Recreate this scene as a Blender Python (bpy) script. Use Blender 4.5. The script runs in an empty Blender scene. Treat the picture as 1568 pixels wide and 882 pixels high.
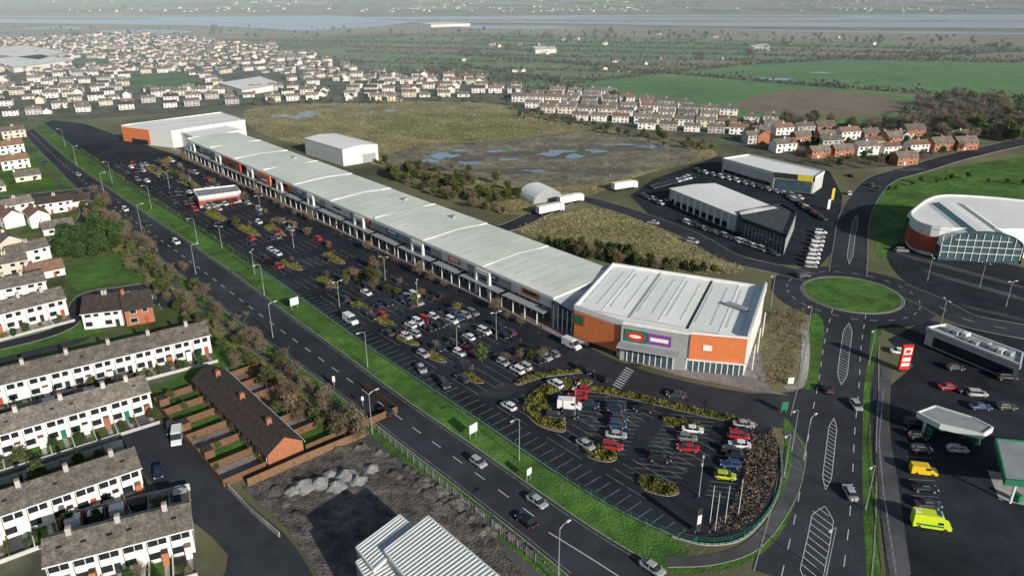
import bpy, math, random
import numpy as np
from mathutils import Vector
random.seed(7); rng=np.random.default_rng(7)
S=bpy.context.scene
COL=S.collection
# ---------------- survey geometry: ground positions in metres recovered by photogrammetry -------------
H=90.0; F=1150.0; PITCH=math.radians(22.9)
cp,sp=math.cos(PITCH),math.sin(PITCH)
def G(u,v,z=0.0):
    a=(u-784)/F; b=(v-441)/F
    dy=cp-b*sp; dz=-sp-b*cp
    t=(z-H)/dz
    return np.array([a*t,dy*t])
def GL(pts,z=0.0): return [G(u,v,z) for u,v in pts]
def spline(P,n=6,closed=False):
    P=[np.array(p,float) for p in P]; out=[]
    N=len(P)
    rngi=range(N) if closed else range(N-1)
    for i in rngi:
        p1,p2=P[i],P[(i+1)%N]
        p0=P[i-1] if (i>0 or closed) else 2*p1-p2
        p3=P[(i+2)%N] if (i+2<N or closed) else 2*p2-p1
        for k in range(n):
            t=k/n
            out.append(.5*((2*p1)+(-p0+p2)*t+(2*p0-5*p1+4*p2-p3)*t*t+(-p0+3*p1-3*p2+p3)*t**3))
    if not closed: out.append(P[-1])
    return out
def inside(p,poly):
    x,y=p[0],p[1]; c=False; n=len(poly); j=n-1
    for i in range(n):
        xi,yi=poly[i][0],poly[i][1]; xj,yj=poly[j][0],poly[j][1]
        if (yi>y)!=(yj>y) and x<(xj-xi)*(y-yi)/(yj-yi)+xi: c=not c
        j=i
    return c
def hillz(x,y):
    t=max(0.0,y-1800.0)
    if t<=0: return 0.0
    z=t*0.018+max(0,t-450)**1.25*0.028
    z*=1+.25*math.sin(x*.0021+1)+.12*math.sin(x*.006+y*.003)
    return min(z,430+60*math.sin(x*.001))
# ---------------- materials ----------------
MATS={}
def mat(name,c,rough=.85,amt=.25,scale=.3,c2=None,bump=0.0,bscale=None,metal=0,spec=.3,detail=6,scale2=None,rnd=0.0,amp2=.4):
    if name in MATS: return MATS[name]
    m=bpy.data.materials.new(name); m.use_nodes=True; nt=m.node_tree; N=nt.nodes; L=nt.links
    bs=N['Principled BSDF']; bs.inputs['Roughness'].default_value=rough; bs.inputs['Metallic'].default_value=metal
    bs.inputs['Specular IOR Level'].default_value=spec
    tc=N.new('ShaderNodeTexCoord')
    nz=N.new('ShaderNodeTexNoise'); nz.inputs['Scale'].default_value=scale; nz.inputs['Detail'].default_value=detail; nz.inputs['Roughness'].default_value=.65
    L.new(tc.outputs['Object'],nz.inputs['Vector'])
    rp=N.new('ShaderNodeValToRGB'); rp.color_ramp.elements[0].position=.32; rp.color_ramp.elements[1].position=.68
    ca=[x*(1-amt) for x in c]; cb=list(c2) if c2 else [min(1,x*(1+amt)) for x in c]
    rp.color_ramp.elements[0].color=(*ca,1); rp.color_ramp.elements[1].color=(*cb,1)
    L.new(nz.outputs['Fac'],rp.inputs['Fac']); out=rp.outputs['Color']
    if scale2:
        n2=N.new('ShaderNodeTexNoise'); n2.inputs['Scale'].default_value=scale2; n2.inputs['Detail'].default_value=4
        L.new(tc.outputs['Object'],n2.inputs['Vector'])
        mr=N.new('ShaderNodeMapRange'); mr.inputs['From Min'].default_value=.3; mr.inputs['From Max'].default_value=.7
        mr.inputs['To Min'].default_value=1-amp2; mr.inputs['To Max'].default_value=1+amp2
        L.new(n2.outputs['Fac'],mr.inputs['Value'])
        mx=N.new('ShaderNodeMix'); mx.data_type='RGBA'; mx.blend_type='MULTIPLY'; mx.inputs[0].default_value=1
        L.new(out,mx.inputs[6]); L.new(mr.outputs['Result'],mx.inputs[7]); out=mx.outputs[2]
    if rnd>0:
        oi=N.new('ShaderNodeObjectInfo'); mr=N.new('ShaderNodeMapRange'); mr.inputs['To Min'].default_value=1-rnd; mr.inputs['To Max'].default_value=1+rnd
        L.new(oi.outputs['Random'],mr.inputs['Value'])
        mx=N.new('ShaderNodeMix'); mx.data_type='RGBA'; mx.blend_type='MULTIPLY'; mx.inputs[0].default_value=1
        L.new(out,mx.inputs[6]); L.new(mr.outputs['Result'],mx.inputs[7]); out=mx.outputs[2]
    L.new(out,bs.inputs['Base Color'])
    if bump>0:
        nb=N.new('ShaderNodeTexNoise'); nb.inputs['Scale'].default_value=bscale or scale*4; nb.inputs['Detail'].default_value=5
        L.new(tc.outputs['Object'],nb.inputs['Vector'])
        b=N.new('ShaderNodeBump'); b.inputs['Strength'].default_value=bump; b.inputs['Distance'].default_value=.5
        L.new(nb.outputs['Fac'],b.inputs['Height']); L.new(b.outputs['Normal'],bs.inputs['Normal'])
    MATS[name]=m; return m
def roofmat(name,c,ang,period,amt=.18,stain=.35,scale=.06,rough=.6,c2=None):
    """profiled sheet roofing: seams + weather stains running down the sheets"""
    if name in MATS: return MATS[name]
    m=bpy.data.materials.new(name); m.use_nodes=True; nt=m.node_tree; N=nt.nodes; L=nt.links
    bs=N['Principled BSDF']; bs.inputs['Roughness'].default_value=rough; bs.inputs['Specular IOR Level'].default_value=.3
    tc=N.new('ShaderNodeTexCoord'); mp=N.new('ShaderNodeMapping'); mp.inputs['Rotation'].default_value[2]=-ang
    mp.vector_type='POINT'
    L.new(tc.outputs['Object'],mp.inputs['Vector'])
    w=N.new('ShaderNodeTexWave'); w.wave_type='BANDS'; w.bands_direction='X'; w.inputs['Scale'].default_value=.314/period; w.inputs['Distortion'].default_value=0
    L.new(mp.outputs[0],w.inputs['Vector'])
    pw=N.new('ShaderNodeMath'); pw.operation='POWER'; pw.inputs[1].default_value=10; L.new(w.outputs['Fac'],pw.inputs[0])
    st=N.new('ShaderNodeMapping'); st.inputs['Scale'].default_value=(.35,.03,1); L.new(mp.outputs[0],st.inputs['Vector'])
    n1=N.new('ShaderNodeTexNoise'); n1.inputs['Scale'].default_value=1; n1.inputs['Detail'].default_value=7; n1.inputs['Roughness'].default_value=.7; L.new(st.outputs[0],n1.inputs['Vector'])
    n2=N.new('ShaderNodeTexNoise'); n2.inputs['Scale'].default_value=scale; n2.inputs['Detail'].default_value=5; L.new(tc.outputs['Object'],n2.inputs['Vector'])
    av=N.new('ShaderNodeMath'); av.operation='ADD'; L.new(n1.outputs['Fac'],av.inputs[0]); L.new(n2.outputs['Fac'],av.inputs[1])
    mr=N.new('ShaderNodeMapRange'); mr.inputs['From Min'].default_value=.75; mr.inputs['From Max'].default_value=1.2; L.new(av.outputs[0],mr.inputs['Value'])
    mx=N.new('ShaderNodeMix'); mx.data_type='RGBA'; mx.inputs[6].default_value=(*(c2 or [x*(1-stain) for x in c]),1); mx.inputs[7].default_value=(*c,1)
    L.new(mr.outputs['Result'],mx.inputs[0])
    m2=N.new('ShaderNodeMix'); m2.data_type='RGBA'; m2.inputs[7].default_value=(*[x*(1-amt*2) for x in c],1)
    mu=N.new('ShaderNodeMath'); mu.operation='MULTIPLY'; mu.inputs[1].default_value=.6; L.new(pw.outputs[0],mu.inputs[0])
    L.new(mu.outputs[0],m2.inputs[0]); L.new(mx.outputs[2],m2.inputs[6]); L.new(m2.outputs[2],bs.inputs['Base Color'])
    MATS[name]=m; return m
asph=mat('asphalt_dark',(.024,.027,.034),.85,.3,.15,scale2=.04,bump=.1,bscale=3,spec=.15)
asph2=mat('asphalt_road',(.038,.041,.048),.85,.22,.2,scale2=.03,bump=.1,bscale=3,spec=.15)
asph3=mat('asphalt_worn',(.085,.085,.09),.9,.25,.3,scale2=.05)
paving=mat('paving',(.25,.21,.20),.8,.2,.8,scale2=.1)
concrete=mat('concrete',(.34,.32,.3),.85,.2,.6,scale2=.1)
kerbm=mat('kerb_concrete',(.3,.29,.27),.85,.15,1)
grass=mat('grass_bright',(.052,.13,.020),.95,.3,.25,c2=(.095,.195,.035),bump=.6,bscale=2,scale2=.05)
grassd=mat('grass_dull',(.06,.115,.028),.95,.3,.2,c2=(.12,.155,.05),bump=.6,bscale=2,scale2=.04)
scrub=mat('scrub_field',(.20,.175,.075),.95,.35,.04,c2=(.36,.31,.15),bump=.8,bscale=.8,scale2=.6,amp2=.4)
scrubg=mat('scrub_green',(.14,.18,.05),.95,.35,.05,c2=(.28,.26,.10),bump=.8,bscale=.8,scale2=.5)
mud=mat('wet_mud',(.17,.155,.11),.8,.4,.06,c2=(.27,.245,.17),scale2=.3,spec=.3)
gravelm=mat('yard_gravel',(.065,.06,.058),.95,.4,.5,c2=(.19,.17,.15),bump=.9,bscale=2,scale2=.12)
soil=mat('ploughed_soil',(.20,.145,.095),.95,.2,.03)
water=mat('water',(.28,.40,.54),.35,.1,.01,spec=.5)
puddlem=mat('puddle_water',(.17,.25,.36),.15,.12,.1,spec=.5)
paint=mat('white_road_paint',(.6,.6,.58),.7,.2,1.5)
paintw=mat('worn_road_paint',(.30,.30,.30),.7,.5,.8)
yel=mat('yellow_paint',(.6,.48,.05),.7,.1,2)
f1=mat('field_green_a',(.075,.185,.045),.95,.15,.012,c2=(.12,.24,.065),scale2=.08,amp2=.15)
f2=mat('field_green_b',(.12,.20,.07),.95,.15,.012,c2=(.18,.25,.09),scale2=.08,amp2=.15)
f3=mat('field_olive',(.18,.19,.08),.95,.2,.015,c2=(.26,.24,.12),scale2=.1,amp2=.2)
f4=mat('marsh_brown',(.24,.215,.155),.95,.25,.006,c2=(.33,.29,.20),scale2=.05,amp2=.2)
white=mat('white_render',(.80,.77,.72),.8,.08,.5,rnd=.1)
cream=mat('cream_render',(.68,.60,.48),.8,.08,.5,rnd=.15)
greyr=mat('grey_render',(.45,.44,.42),.8,.1,.5,rnd=.15)
brick=mat('red_brick',(.36,.14,.075),.85,.2,2,rnd=.15)
orange=mat('orange_cladding',(.60,.18,.065),.7,.1,.5)
redclad=mat('red_cladding',(.36,.07,.04),.7,.1,.5)
slate=mat('roof_tiles',(.13,.115,.10),.85,.3,.6,c2=(.23,.20,.17),scale2=2.5,rnd=.25)
slated=mat('roof_tiles_dark',(.055,.042,.036),.85,.3,.8,scale2=3)
clay=mat('roof_tiles_brown',(.20,.12,.085),.85,.3,.8,scale2=2.5,rnd=.2)
glass=mat('window_glass',(.02,.025,.03),.08,.2,1,spec=.7)
glassb=mat('showroom_glass',(.05,.09,.11),.08,.3,.3,spec=.8)
frame=mat('window_frame',(.7,.7,.7),.5,.05,1)
clad=mat('grey_cladding',(.32,.33,.34),.6,.1,.5)
cladl=mat('light_cladding',(.68,.69,.68),.55,.08,.5)
dark=mat('dark_trim',(.03,.03,.033),.6,.1,1)
steel=mat('galvanised_steel',(.4,.41,.42),.45,.1,1,metal=.4)
green_p=mat('green_paint',(.02,.16,.09),.5,.1,1)
bluep=mat('blue_sign',(.03,.10,.35),.5,.1,1)
wood=mat('timber_fence',(.16,.09,.05),.9,.3,2,rnd=.2)
bark=mat('bark',(.10,.075,.055),.95,.3,3)
leafg=mat('leaf_green',(.05,.075,.022),.9,.45,.5,c2=(.115,.135,.04),rnd=.3)
leafd=mat('leaf_evergreen',(.022,.05,.016),.9,.4,.5,c2=(.06,.11,.03),rnd=.3)
leafb=mat('twigs_brown',(.14,.108,.075),.95,.4,.3,c2=(.26,.20,.135),rnd=.25)
leafo=mat('leaf_rust',(.20,.13,.07),.95,.4,.3,c2=(.30,.20,.10),rnd=.25)
leafy=mat('hedge_yellowgreen',(.11,.11,.022),.95,.45,.6,c2=(.24,.22,.055))
leafm=mat('hedge_mixed',(.055,.052,.032),.95,.45,.08,c2=(.13,.10,.06))
tuft=mat('dry_grass_tufts',(.24,.20,.09),.95,.45,.15,c2=(.42,.35,.19))
redp=mat('red_paint',(.55,.03,.03),.5,.05,1)
# ---------------- mesh builder ----------------
class MB:
    def __init__(s): s.v=[];s.f=[];s.m=[];s.ml=[]
    def mi(s,m):
        if m not in s.ml: s.ml.append(m)
        return s.ml.index(m)
    def face(s,pts,m):
        b=len(s.v); s.v+= [tuple(p) for p in pts]; s.f.append(tuple(range(b,b+len(pts)))); s.m.append(s.mi(m))
    def box(s,c,d,m,ang=0):
        x,y,z=d[0]/2,d[1]/2,d[2]/2; ca,sa=math.cos(ang),math.sin(ang); P=[]
        for dz in(-z,z):
            for dx,dy in((-x,-y),(x,-y),(x,y),(-x,y)): P.append((c[0]+dx*ca-dy*sa,c[1]+dx*sa+dy*ca,c[2]+dz))
        b=len(s.v); s.v+=P; k=s.mi(m)
        for f in((3,2,1,0),(4,5,6,7),(0,1,5,4),(1,2,6,5),(2,3,7,6),(3,0,4,7)): s.f.append(tuple(b+i for i in f)); s.m.append(k)
    def prism(s,poly,z0,z1,m,mt=None):
        n=len(poly); A=sum(poly[i][0]*poly[(i+1)%n][1]-poly[(i+1)%n][0]*poly[i][1] for i in range(n))
        if A<0: poly=poly[::-1]
        for i in range(n):
            a,b=poly[i],poly[(i+1)%n]
            s.face([(a[0],a[1],z0),(b[0],b[1],z0),(b[0],b[1],z1),(a[0],a[1],z1)],m)
        s.face([(p[0],p[1],z1) for p in poly],mt or m)
    def wall(s,pts,w,z0,z1,m,closed=False):
        n=len(pts)
        for i in range(n if closed else n-1):
            a=np.array(pts[i][:2]);b=np.array(pts[(i+1)%n][:2]); d=b-a; l=np.linalg.norm(d)
            if l<1e-4: continue
            c=(a+b)/2; s.box((c[0],c[1],(z0+z1)/2),(l+w*.5,w,z1-z0),m,math.atan2(d[1],d[0]))
    def tube(s,a,b,r0,r1,m,n=6):
        a=Vector(a);b=Vector(b); d=(b-a)
        if d.length<1e-5:return
        q=d.to_track_quat('Z','Y'); base=len(s.v); k=s.mi(m)
        for p,r in((a,r0),(b,r1)):
            for i in range(n):
                t=2*math.pi*i/n; s.v.append(tuple(p+q@Vector((math.cos(t)*r,math.sin(t)*r,0))))
        for i in range(n): s.f.append((base+i,base+(i+1)%n,base+n+(i+1)%n,base+n+i)); s.m.append(k)
        s.f.append(tuple(base+n+i for i in range(n))); s.m.append(k)
    def mesh(s,name):
        me=bpy.data.meshes.new(name); me.from_pydata(s.v,[],s.f)
        for m in s.ml: me.materials.append(m)
        me.polygons.foreach_set('material_index',s.m); me.update(); return me
    def obj(s,name,loc=(0,0,0),rz=0):
        return inst(name,s.mesh(name),loc,rz)
def inst(name,me,loc=(0,0,0),rz=0,sc=1):
    o=bpy.data.objects.new(name,me); o.location=loc; o.rotation_euler=(0,0,rz)
    o.scale=(sc,sc,sc) if not hasattr(sc,'__len__') else sc
    COL.objects.link(o); return o
def quads(name,V,ml,mi=None):
    V=np.asarray(V,dtype=np.float32); n=len(V); me=bpy.data.meshes.new(name)
    me.vertices.add(4*n); me.vertices.foreach_set('co',V.reshape(-1))
    me.loops.add(4*n); me.loops.foreach_set('vertex_index',np.arange(4*n,dtype=np.int32))
    me.polygons.add(n); me.polygons.foreach_set('loop_start',np.arange(0,4*n,4,dtype=np.int32)); me.polygons.foreach_set('loop_total',np.full(n,4,dtype=np.int32))
    for m in ml: me.materials.append(m)
    if mi is not None: me.polygons.foreach_set('material_index',np.asarray(mi,dtype=np.int32))
    me.update(calc_edges=True); return me
def leafq(C,size,asp=1.0):
    n=len(C); a=rng.normal(size=(n,3)); a/=np.linalg.norm(a,axis=1)[:,None]
    b=np.cross(a,rng.normal(size=(n,3))); b/=np.linalg.norm(b,axis=1)[:,None]
    s=(np.asarray(size)*rng.uniform(.6,1.3,n))[:,None]; a=a*s; b=b*s*asp
    return np.stack([C-a-b,C+a-b*.6,C+a*.7+b,C-a*.8+b*.9],axis=1)
def sheet(name,poly,m,z=.02):
    b=MB(); n=len(poly); A=sum(poly[i][0]*poly[(i+1)%n][1]-poly[(i+1)%n][0]*poly[i][1] for i in range(n))
    if A<0: poly=poly[::-1]
    b.face([(p[0],p[1],z) for p in poly],m); return b.obj(name)
def offs(P,o):
    out=[]
    for i,p in enumerate(P):
        a=P[max(0,i-1)];b=P[min(len(P)-1,i+1)]; d=np.array(b)-np.array(a); d=d/(np.linalg.norm(d)+1e-9)
        out.append(np.array(p)+np.array([-d[1],d[0]])*o)
    return out
def ribbon(mb,P,w,m,z,o=0):
    A=offs(P,o-w/2);B=offs(P,o+w/2)
    for i in range(len(P)-1): mb.face([(*A[i],z),(*A[i+1],z),(*B[i+1],z),(*B[i],z)],m)
def resample(P,step):
    P=np.array(P); d=np.r_[0,np.cumsum(np.linalg.norm(np.diff(P,axis=0),axis=1))]
    n=max(2,int(d[-1]/step)+1); t=np.linspace(0,d[-1],n)
    return [np.array([np.interp(x,d,P[:,0]),np.interp(x,d,P[:,1])]) for x in t]
def dashes(mb,P,ln,gap,w,z,o=0,m=None):
    P=np.array(offs(resample(P,2),o)); d=np.r_[0,np.cumsum(np.linalg.norm(np.diff(P,axis=0),axis=1))]; s=0
    f=lambda x:np.array([np.interp(x,d,P[:,0]),np.interp(x,d,P[:,1])])
    while s+ln<d[-1]:
        ribbon(mb,[f(s),f(s+ln)],w,m or paint,z); s+=ln+gap
def road(name,P,w,m=asph2,z=.05,kerb=True,edge=None,centre=(3,5)):
    b=MB(); ribbon(b,P,w,m,z)
    if centre: dashes(b,P,centre[0],centre[1],.15,z+.012)
    if kerb:
        for s in(-1,1): b.wall(offs(P,s*(w/2+.1)),.2,0,.13,kerbm)
    return b.obj(name)
def lerp(a,b_,t): return a+(b_-a)*t
# ---------------- terrain ----------------
ys=list(range(-100,1800,100))+list(range(1800,3200,50))+list(range(3200,7001,200)); xs=list(range(-5000,5001,125))
V=[];Fc=[]
for y in ys:
    for x in xs: V.append((x,y,hillz(x,y)))
nx=len(xs)
for j in range(len(ys)-1):
    for i in range(nx-1): a=j*nx+i; Fc.append((a,a+1,a+nx+1,a+nx))
me=bpy.data.meshes.new('ground'); me.from_pydata(V,[],Fc)
gm=mat('ground_land',(.10,.125,.055),.95,.4,.006,c2=(.20,.18,.10),scale2=.02,bump=.2,bscale=.3)
me.materials.append(gm); me.update()
for p in me.polygons: p.use_smooth=True
inst('ground',me)
sheet('water',GL([(-900,22),(500,24),(560,27),(900,24),(2400,22),(2400,36),(1568,44),(1100,41),(800,36),(640,34),(560,44),(430,46),(300,40),(0,36),(-900,38)]),water,.3)
sheet('mudflat',GL([(560,30),(1568,32),(2400,30),(2400,34),(1568,35),(1000,34.5),(640,33)]),f4,.35)
for pts in([(900,27),(1250,25),(1250,28),(940,28)],[(0,27),(230,29),(180,31),(0,30)],[(0,22),(500,23),(400,26),(0,26)]):
    sheet('mudflat',spline(GL(pts),4,True),f4,.5)
sheet('marsh',GL([(-900,38),(0,37),(300,41),(430,47),(560,45),(640,36),(800,38),(1100,44),(1568,50),(2400,46),(2400,62),(1568,70),(1100,62),(700,50),(400,60),(0,58),(-900,60)]),f4,.15)
for pts in([(385,42),(470,38),(520,44),(470,48)],[(150,48),(240,46),(300,50),(200,53)],[(30,44),(110,42),(120,46)],[(700,40),(860,42),(840,45),(720,44)],[(1150,47),(1568,52),(1568,54),(1200,49)]):
    sheet('water',spline(GL(pts),4,True),water,.45)
roadA=G(620,610);roadB=G(820,745); D=(roadB-roadA); D/=np.linalg.norm(D); Nn=np.array([-D[1],D[0]])
fieldregion=GL([(480,84),(540,62),(700,52),(1100,63),(1568,70),(2000,72),(2300,140),(1568,160),(1420,142),(1180,190),(800,135),(660,112)])
fa=math.radians(-12); ux=np.array([math.cos(fa),math.sin(fa)]); uy=np.array([-ux[1],ux[0]])
hedgelines=[]
sheet('field',fieldregion,f2,.08)
for j in range(0,14):
    y0=500+j*62; y1=y0+62; x=-500+random.uniform(-80,0)
    while x<1700:
        w=random.uniform(110,300); P=[ux*x+uy*y0,ux*(x+w)+uy*(y0),ux*(x+w)+uy*y1,ux*x+uy*y1]
        c=sum(P)/4
        if inside(c,fieldregion):
            sheet('field',P,random.choice([f1,f1,f1,f2,f2,f3,f3,f4] if j>6 else [f1,f1,f2,f3]),.1+.012*(j%3))
            hedgelines.append([P[0],P[1]]); hedgelines.append([P[1],P[2]])
        x+=w
big1=GL([(862,131),(990,116),(1180,128),(1300,137),(1415,152),(1380,176),(1300,192),(1180,190),(1020,160)])
big2=GL([(1010,112),(1140,100),(1290,92),(1568,97),(1750,104),(1750,150),(1430,143),(1270,133),(1180,126)])
sheet('field',big1,f1,.16); sheet('field',big2,f1,.17)
sheet('ploughed_field',spline(GL([(1150,150),(1230,138),(1330,146),(1400,162),(1330,180),(1230,178),(1130,166)]),4,True),soil,.2)
sheet('field',GL([(1235,93),(1568,80),(1568,94),(1290,92)]),f3,.18)
for c in([(1190,122),.6],[(1255,112),.4],[(1160,120),.4]):
    p=G(*c[0]); sheet('water',[p+np.array([math.cos(t)*24*c[1]*(1+.2*math.sin(3*t)),math.sin(t)*12*c[1]]) for t in np.linspace(0,6.28,16)[:-1]],water,.25)
def hedge(name,lines,w,h,dens,size,m,z=0,gap=.0,avoid=[]):
    Cs=[]
    for ln in lines:
        P=resample(ln,3.0)
        for a,b in zip(P[:-1],P[1:]):
            if random.random()<gap or any(inside(a,av) for av in avoid): continue
            hh=h*random.choice([.5,.7,.8,1,1.9]); n=max(1,int(dens*np.linalg.norm(b-a)))
            t=rng.random(n)[:,None]; q=a+(b-a)*t+rng.normal(size=(n,2))*w*.4
            zz=rng.random(n)**.8*hh+.1
            Cs.append(np.c_[q,zz+np.array([hillz(*p) for p in q])])
    C=np.concatenate(Cs); return inst(name,quads(name,leafq(C,size),[m]))
hedge('field_hedgerow',[l for l in hedgelines if random.random()<.9],4,3.6,2.0,1.05,leafm,gap=.1,avoid=[big1,big2])
hedge('field_hedgerow',[GL([(862,131),(990,116),(1140,100),(1290,92)]),GL([(1010,112),(1180,127),(1300,137),(1430,145),(1568,152)]),GL([(1235,93),(1568,80)]),GL([(1290,92),(1568,97)]),GL([(700,85),(860,97),(1000,112)]),GL([(500,95),(700,100),(860,128)])],4,3.6,2.6,1.0,leafm)
hl=[]
for i in range(160):
    x=random.uniform(-2200,2200); y=random.uniform(1830,2700); a=random.choice([.1,1.7]); l=random.uniform(80,300)
    hl.append([np.array([x,y]),np.array([x+math.cos(a)*l,y+math.sin(a)*l])])
hedge('hillside_hedgerow',hl,8,4,.4,2.2,leafm)
for i in range(110):
    x=random.uniform(-1900,1900); y=random.uniform(1850,2650); w=random.uniform(60,200);l=random.uniform(40,100)
    b=MB(); k=5; g=[[(x+i_*w/k,y+j_*l/k) for i_ in range(k+1)] for j_ in range(k+1)]
    mm=random.choice([f1,f2,f3,f4])
    for j_ in range(k):
        for i_ in range(k): b.face([(*p,hillz(*p)+1.2+.02*i) for p in(g[j_][i_],g[j_][i_+1],g[j_+1][i_+1],g[j_+1][i_])],mm)
    b.obj('hillside_field')
# ---------------- local ground sheets ----------------
S1=GL([(-200,66),(0,62),(200,52),(420,72),(520,98),(660,118),(790,128),(790,150),(700,155),(600,156),(500,156),(375,163),(180,180),(60,186),(-250,200)])
S2=GL([(770,146),(900,142),(1040,165),(1185,186),(1175,200),(1110,218),(1000,205),(880,187),(780,168)])
S3=GL([(1100,222),(1190,198),(1330,205),(1490,214),(1470,232),(1380,254),(1270,262),(1180,240)])
suburb=mat('garden_ground',(.065,.09,.04),.95,.4,.05,c2=(.16,.15,.11),scale2=.15)
sheet('garden_ground',S1,suburb,.13); sheet('garden_ground',S2,suburb,.13); sheet('garden_ground',S3,suburb,.03)
scrubP=spline(GL([(375,170),(470,160),(620,156),(760,160),(860,185),(980,208),(1095,232),(1060,250),(985,268),(930,290),(800,330),(700,300),(600,262),(520,235),(400,205)]),4,True)
sheet('scrub_field',scrubP,scrub,.04)
sheet('scrub_patch',spline(GL([(560,180),(640,170),(760,172),(830,195),(790,215),(680,215),(600,205)]),5,True),scrubg,.05)
mudP=spline(GL([(590,240),(660,222),(760,216),(880,203),(1000,213),(1070,238),(985,264),(880,285),(790,282),(700,266),(620,260)]),5,True)
sheet('wet_ground',mudP,mud,.06)
def blob(u,v,a,b_,z,m,name='puddle'):
    p=G(u,v); r=G(u+a,v)[0]-p[0]; r2=G(u,v-b_)[1]-p[1]
    sheet(name,[p+np.array([math.cos(t)*r*(1+.3*math.sin(2*t+u)+.15*math.sin(5*t+v)),math.sin(t)*r2*(1+.3*math.cos(3*t+v)+.15*math.sin(6*t))]) for t in np.linspace(0,6.28,30)[:-1]],m,z)
for i,(u,v,a,b_) in enumerate(((680,239,18,4.5),(655,247,13,3),(842,236,17,3.5),(880,240,13,3.5),(862,232,18,2),(720,250,20,2),(1000,225,20,2),(915,232,20,2),(780,245,15,1.5),(950,222,22,1.2),(820,262,18,1.5),(704,231,12,1.5),(760,232,16,1.5))): blob(u,v,a,b_,.09+.004*i,puddlem)
for (u,v,a,b_) in((470,176,20,5),(600,170,14,1.5),(430,178,16,2)): blob(u,v,a,b_,.09,puddlem)
for i,(u,v,a,b_) in enumerate(((640,252,30,5),(850,236,60,7),(960,228,50,5),(780,262,50,5),(700,242,34,6),(900,262,60,5))): blob(u,v,a,b_,.066+.003*i,mat('dark_mud',(.125,.115,.09),.6,.3,.1),'wet_ground')
plotP=spline(GL([(790,352),(850,332),(915,319),(1000,345),(1080,383),(1140,412),(1090,420),(1000,408),(900,385)]),4,True)
sheet('scrub_field',plotP,scrub,.05)
sheet('grass_verge',GL([(-200,190),(40,190),(60,215),(150,310),(300,455),(400,540),(560,665),(480,720),(390,745),(240,640),(-200,820)]),grassd,.03)
sheet('garden_ground',GL([(-200,600),(0,590),(330,545),(250,640),(200,690),(300,830),(340,900),(-200,900)]),suburb,.034)
sheet('grass',spline(GL([(0,225),(45,222),(110,262),(125,285),(60,292),(0,300)]),4,True),grass,.05)
sheet('grass',spline(GL([(105,415),(190,390),(235,405),(262,440),(180,432),(120,445)]),4,True),grass,.05)
sheet('grass',spline(GL([(225,600),(290,560),(330,490),(395,555),(300,580),(240,620)]),4,True),grass,.05)
sheet('grass',GL([(0,520),(130,490),(160,510),(0,580)]),grass,.053)
sheet('scrub_verge',GL([(130,300),(165,330),(250,410),(335,480),(400,530),(560,650),(540,668),(440,615),(370,545),(290,480),(210,420),(140,350)]),scrubg,.0555)
fenceI=[(66,190),(120,232),(200,288),(300,350),(400,415),(470,465),(560,530),(650,590),(740,650),(850,725),(950,785),(1030,822)]
fence=spline(GL(fenceI),5)
rightI=[(52,197),(100,240),(180,298),(280,365),(370,428),(450,488),(520,538),(620,612),(720,680),(820,750),(900,805),(960,842),(1020,875)]
leftI=[(36,206),(90,262),(150,322),(250,400),(340,472),(420,532),(500,590),(600,668),(700,745),(790,815),(870,880)]
RE=spline(GL(rightI),5); LE=spline(GL(leftI),5)
corner=spline(GL([(1030,822),(1080,834),(1130,828),(1165,800),(1188,765),(1197,725),(1195,690)]),5)
sheet('grass_verge',fence+GL([(1060,845),(1020,868)])+RE[::-1],grass,.05)
sheet('main_road',RE+[G(960,905),G(900,905)]+LE[::-1],asph2,.051)
mk=MB()
LEr=resample(LE,4); ctr=[]
REr=resample(RE,4)
for p in LEr:
    q=min(REr,key=lambda q:np.linalg.norm(q-p)); ctr.append((p+q)/2)
ctr=spline(ctr[::6],6)
dashes(mk,ctr,3,4,.17,.075)
ribbon(mk,offs(RE,-.6),.1,paintw,.075); ribbon(mk,offs(LE,.6),.1,paintw,.075)
sheet('grass_verge',LE+offs(LE,-3.2)[::-1],grass,.0605)
sheet('footpath',offs(LE,-3.3)+offs(LE,-5.0)[::-1],asph3,.0645)
kb=MB(); kb.wall(offs(RE,.15),.2,0,.14,kerbm); kb.wall(offs(LE,-.15),.2,0,.14,kerbm); kb.wall(offs(fence,.3),.25,0,.2,kerbm); kb.wall(corner,.4,0,.25,kerbm)
kb.obj('kerb')
sheet('car_park',fence+corner+GL([(1195,690),(1180,650),(1130,612),(960,560),(880,522),(700,432),(262,235),(190,212),(130,190),(80,184)]),asph,.045)
# worn tarmac patches and aisle wear
for (u,v,a,b_) in((900,560,60,8),(760,600,30,10),(1010,670,40,12),(600,470,40,6),(480,400,40,6),(700,500,60,5),(330,310,30,6)): blob(u,v,a,b_,.049,mat('asphalt_patch',(.034,.036,.042),.85,.35,.3,scale2=.1),'asphalt_patch')
sheet('retail_access_road',spline(GL([(880,575),(960,598),(1080,628),(1190,655),(1245,640),(1245,600),(1150,602),(1000,572),(880,530)]),3,True),asph2,.0655)
isl=G(1304,451); R0=np.linalg.norm(G(1376,451)-G(1232,451))/2*.96
cir=lambda r,n=48:[isl+np.array([math.cos(t),math.sin(t)])*r for t in np.linspace(0,2*math.pi,n,endpoint=False)]
sheet('roundabout_road',cir(R0+9.5),asph2,.072)
sheet('roundabout_island',cir(R0),grass,.15)
b=MB(); b.wall(cir(R0+.2),.3,0,.2,kerbm,True)
b.obj('roundabout_kerb')
ribbon(mk,cir(R0+.8)+cir(R0+.8)[:1],.12,paint,.09)
south=spline(GL([(1300,478),(1290,530),(1284,590),(1275,650),(1268,720),(1258,800),(1240,900)]),5)
north=spline(GL([(1298,420),(1302,380),(1308,335),(1325,300),(1350,275),(1400,260),(1500,232),(1700,190)]),5)
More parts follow.
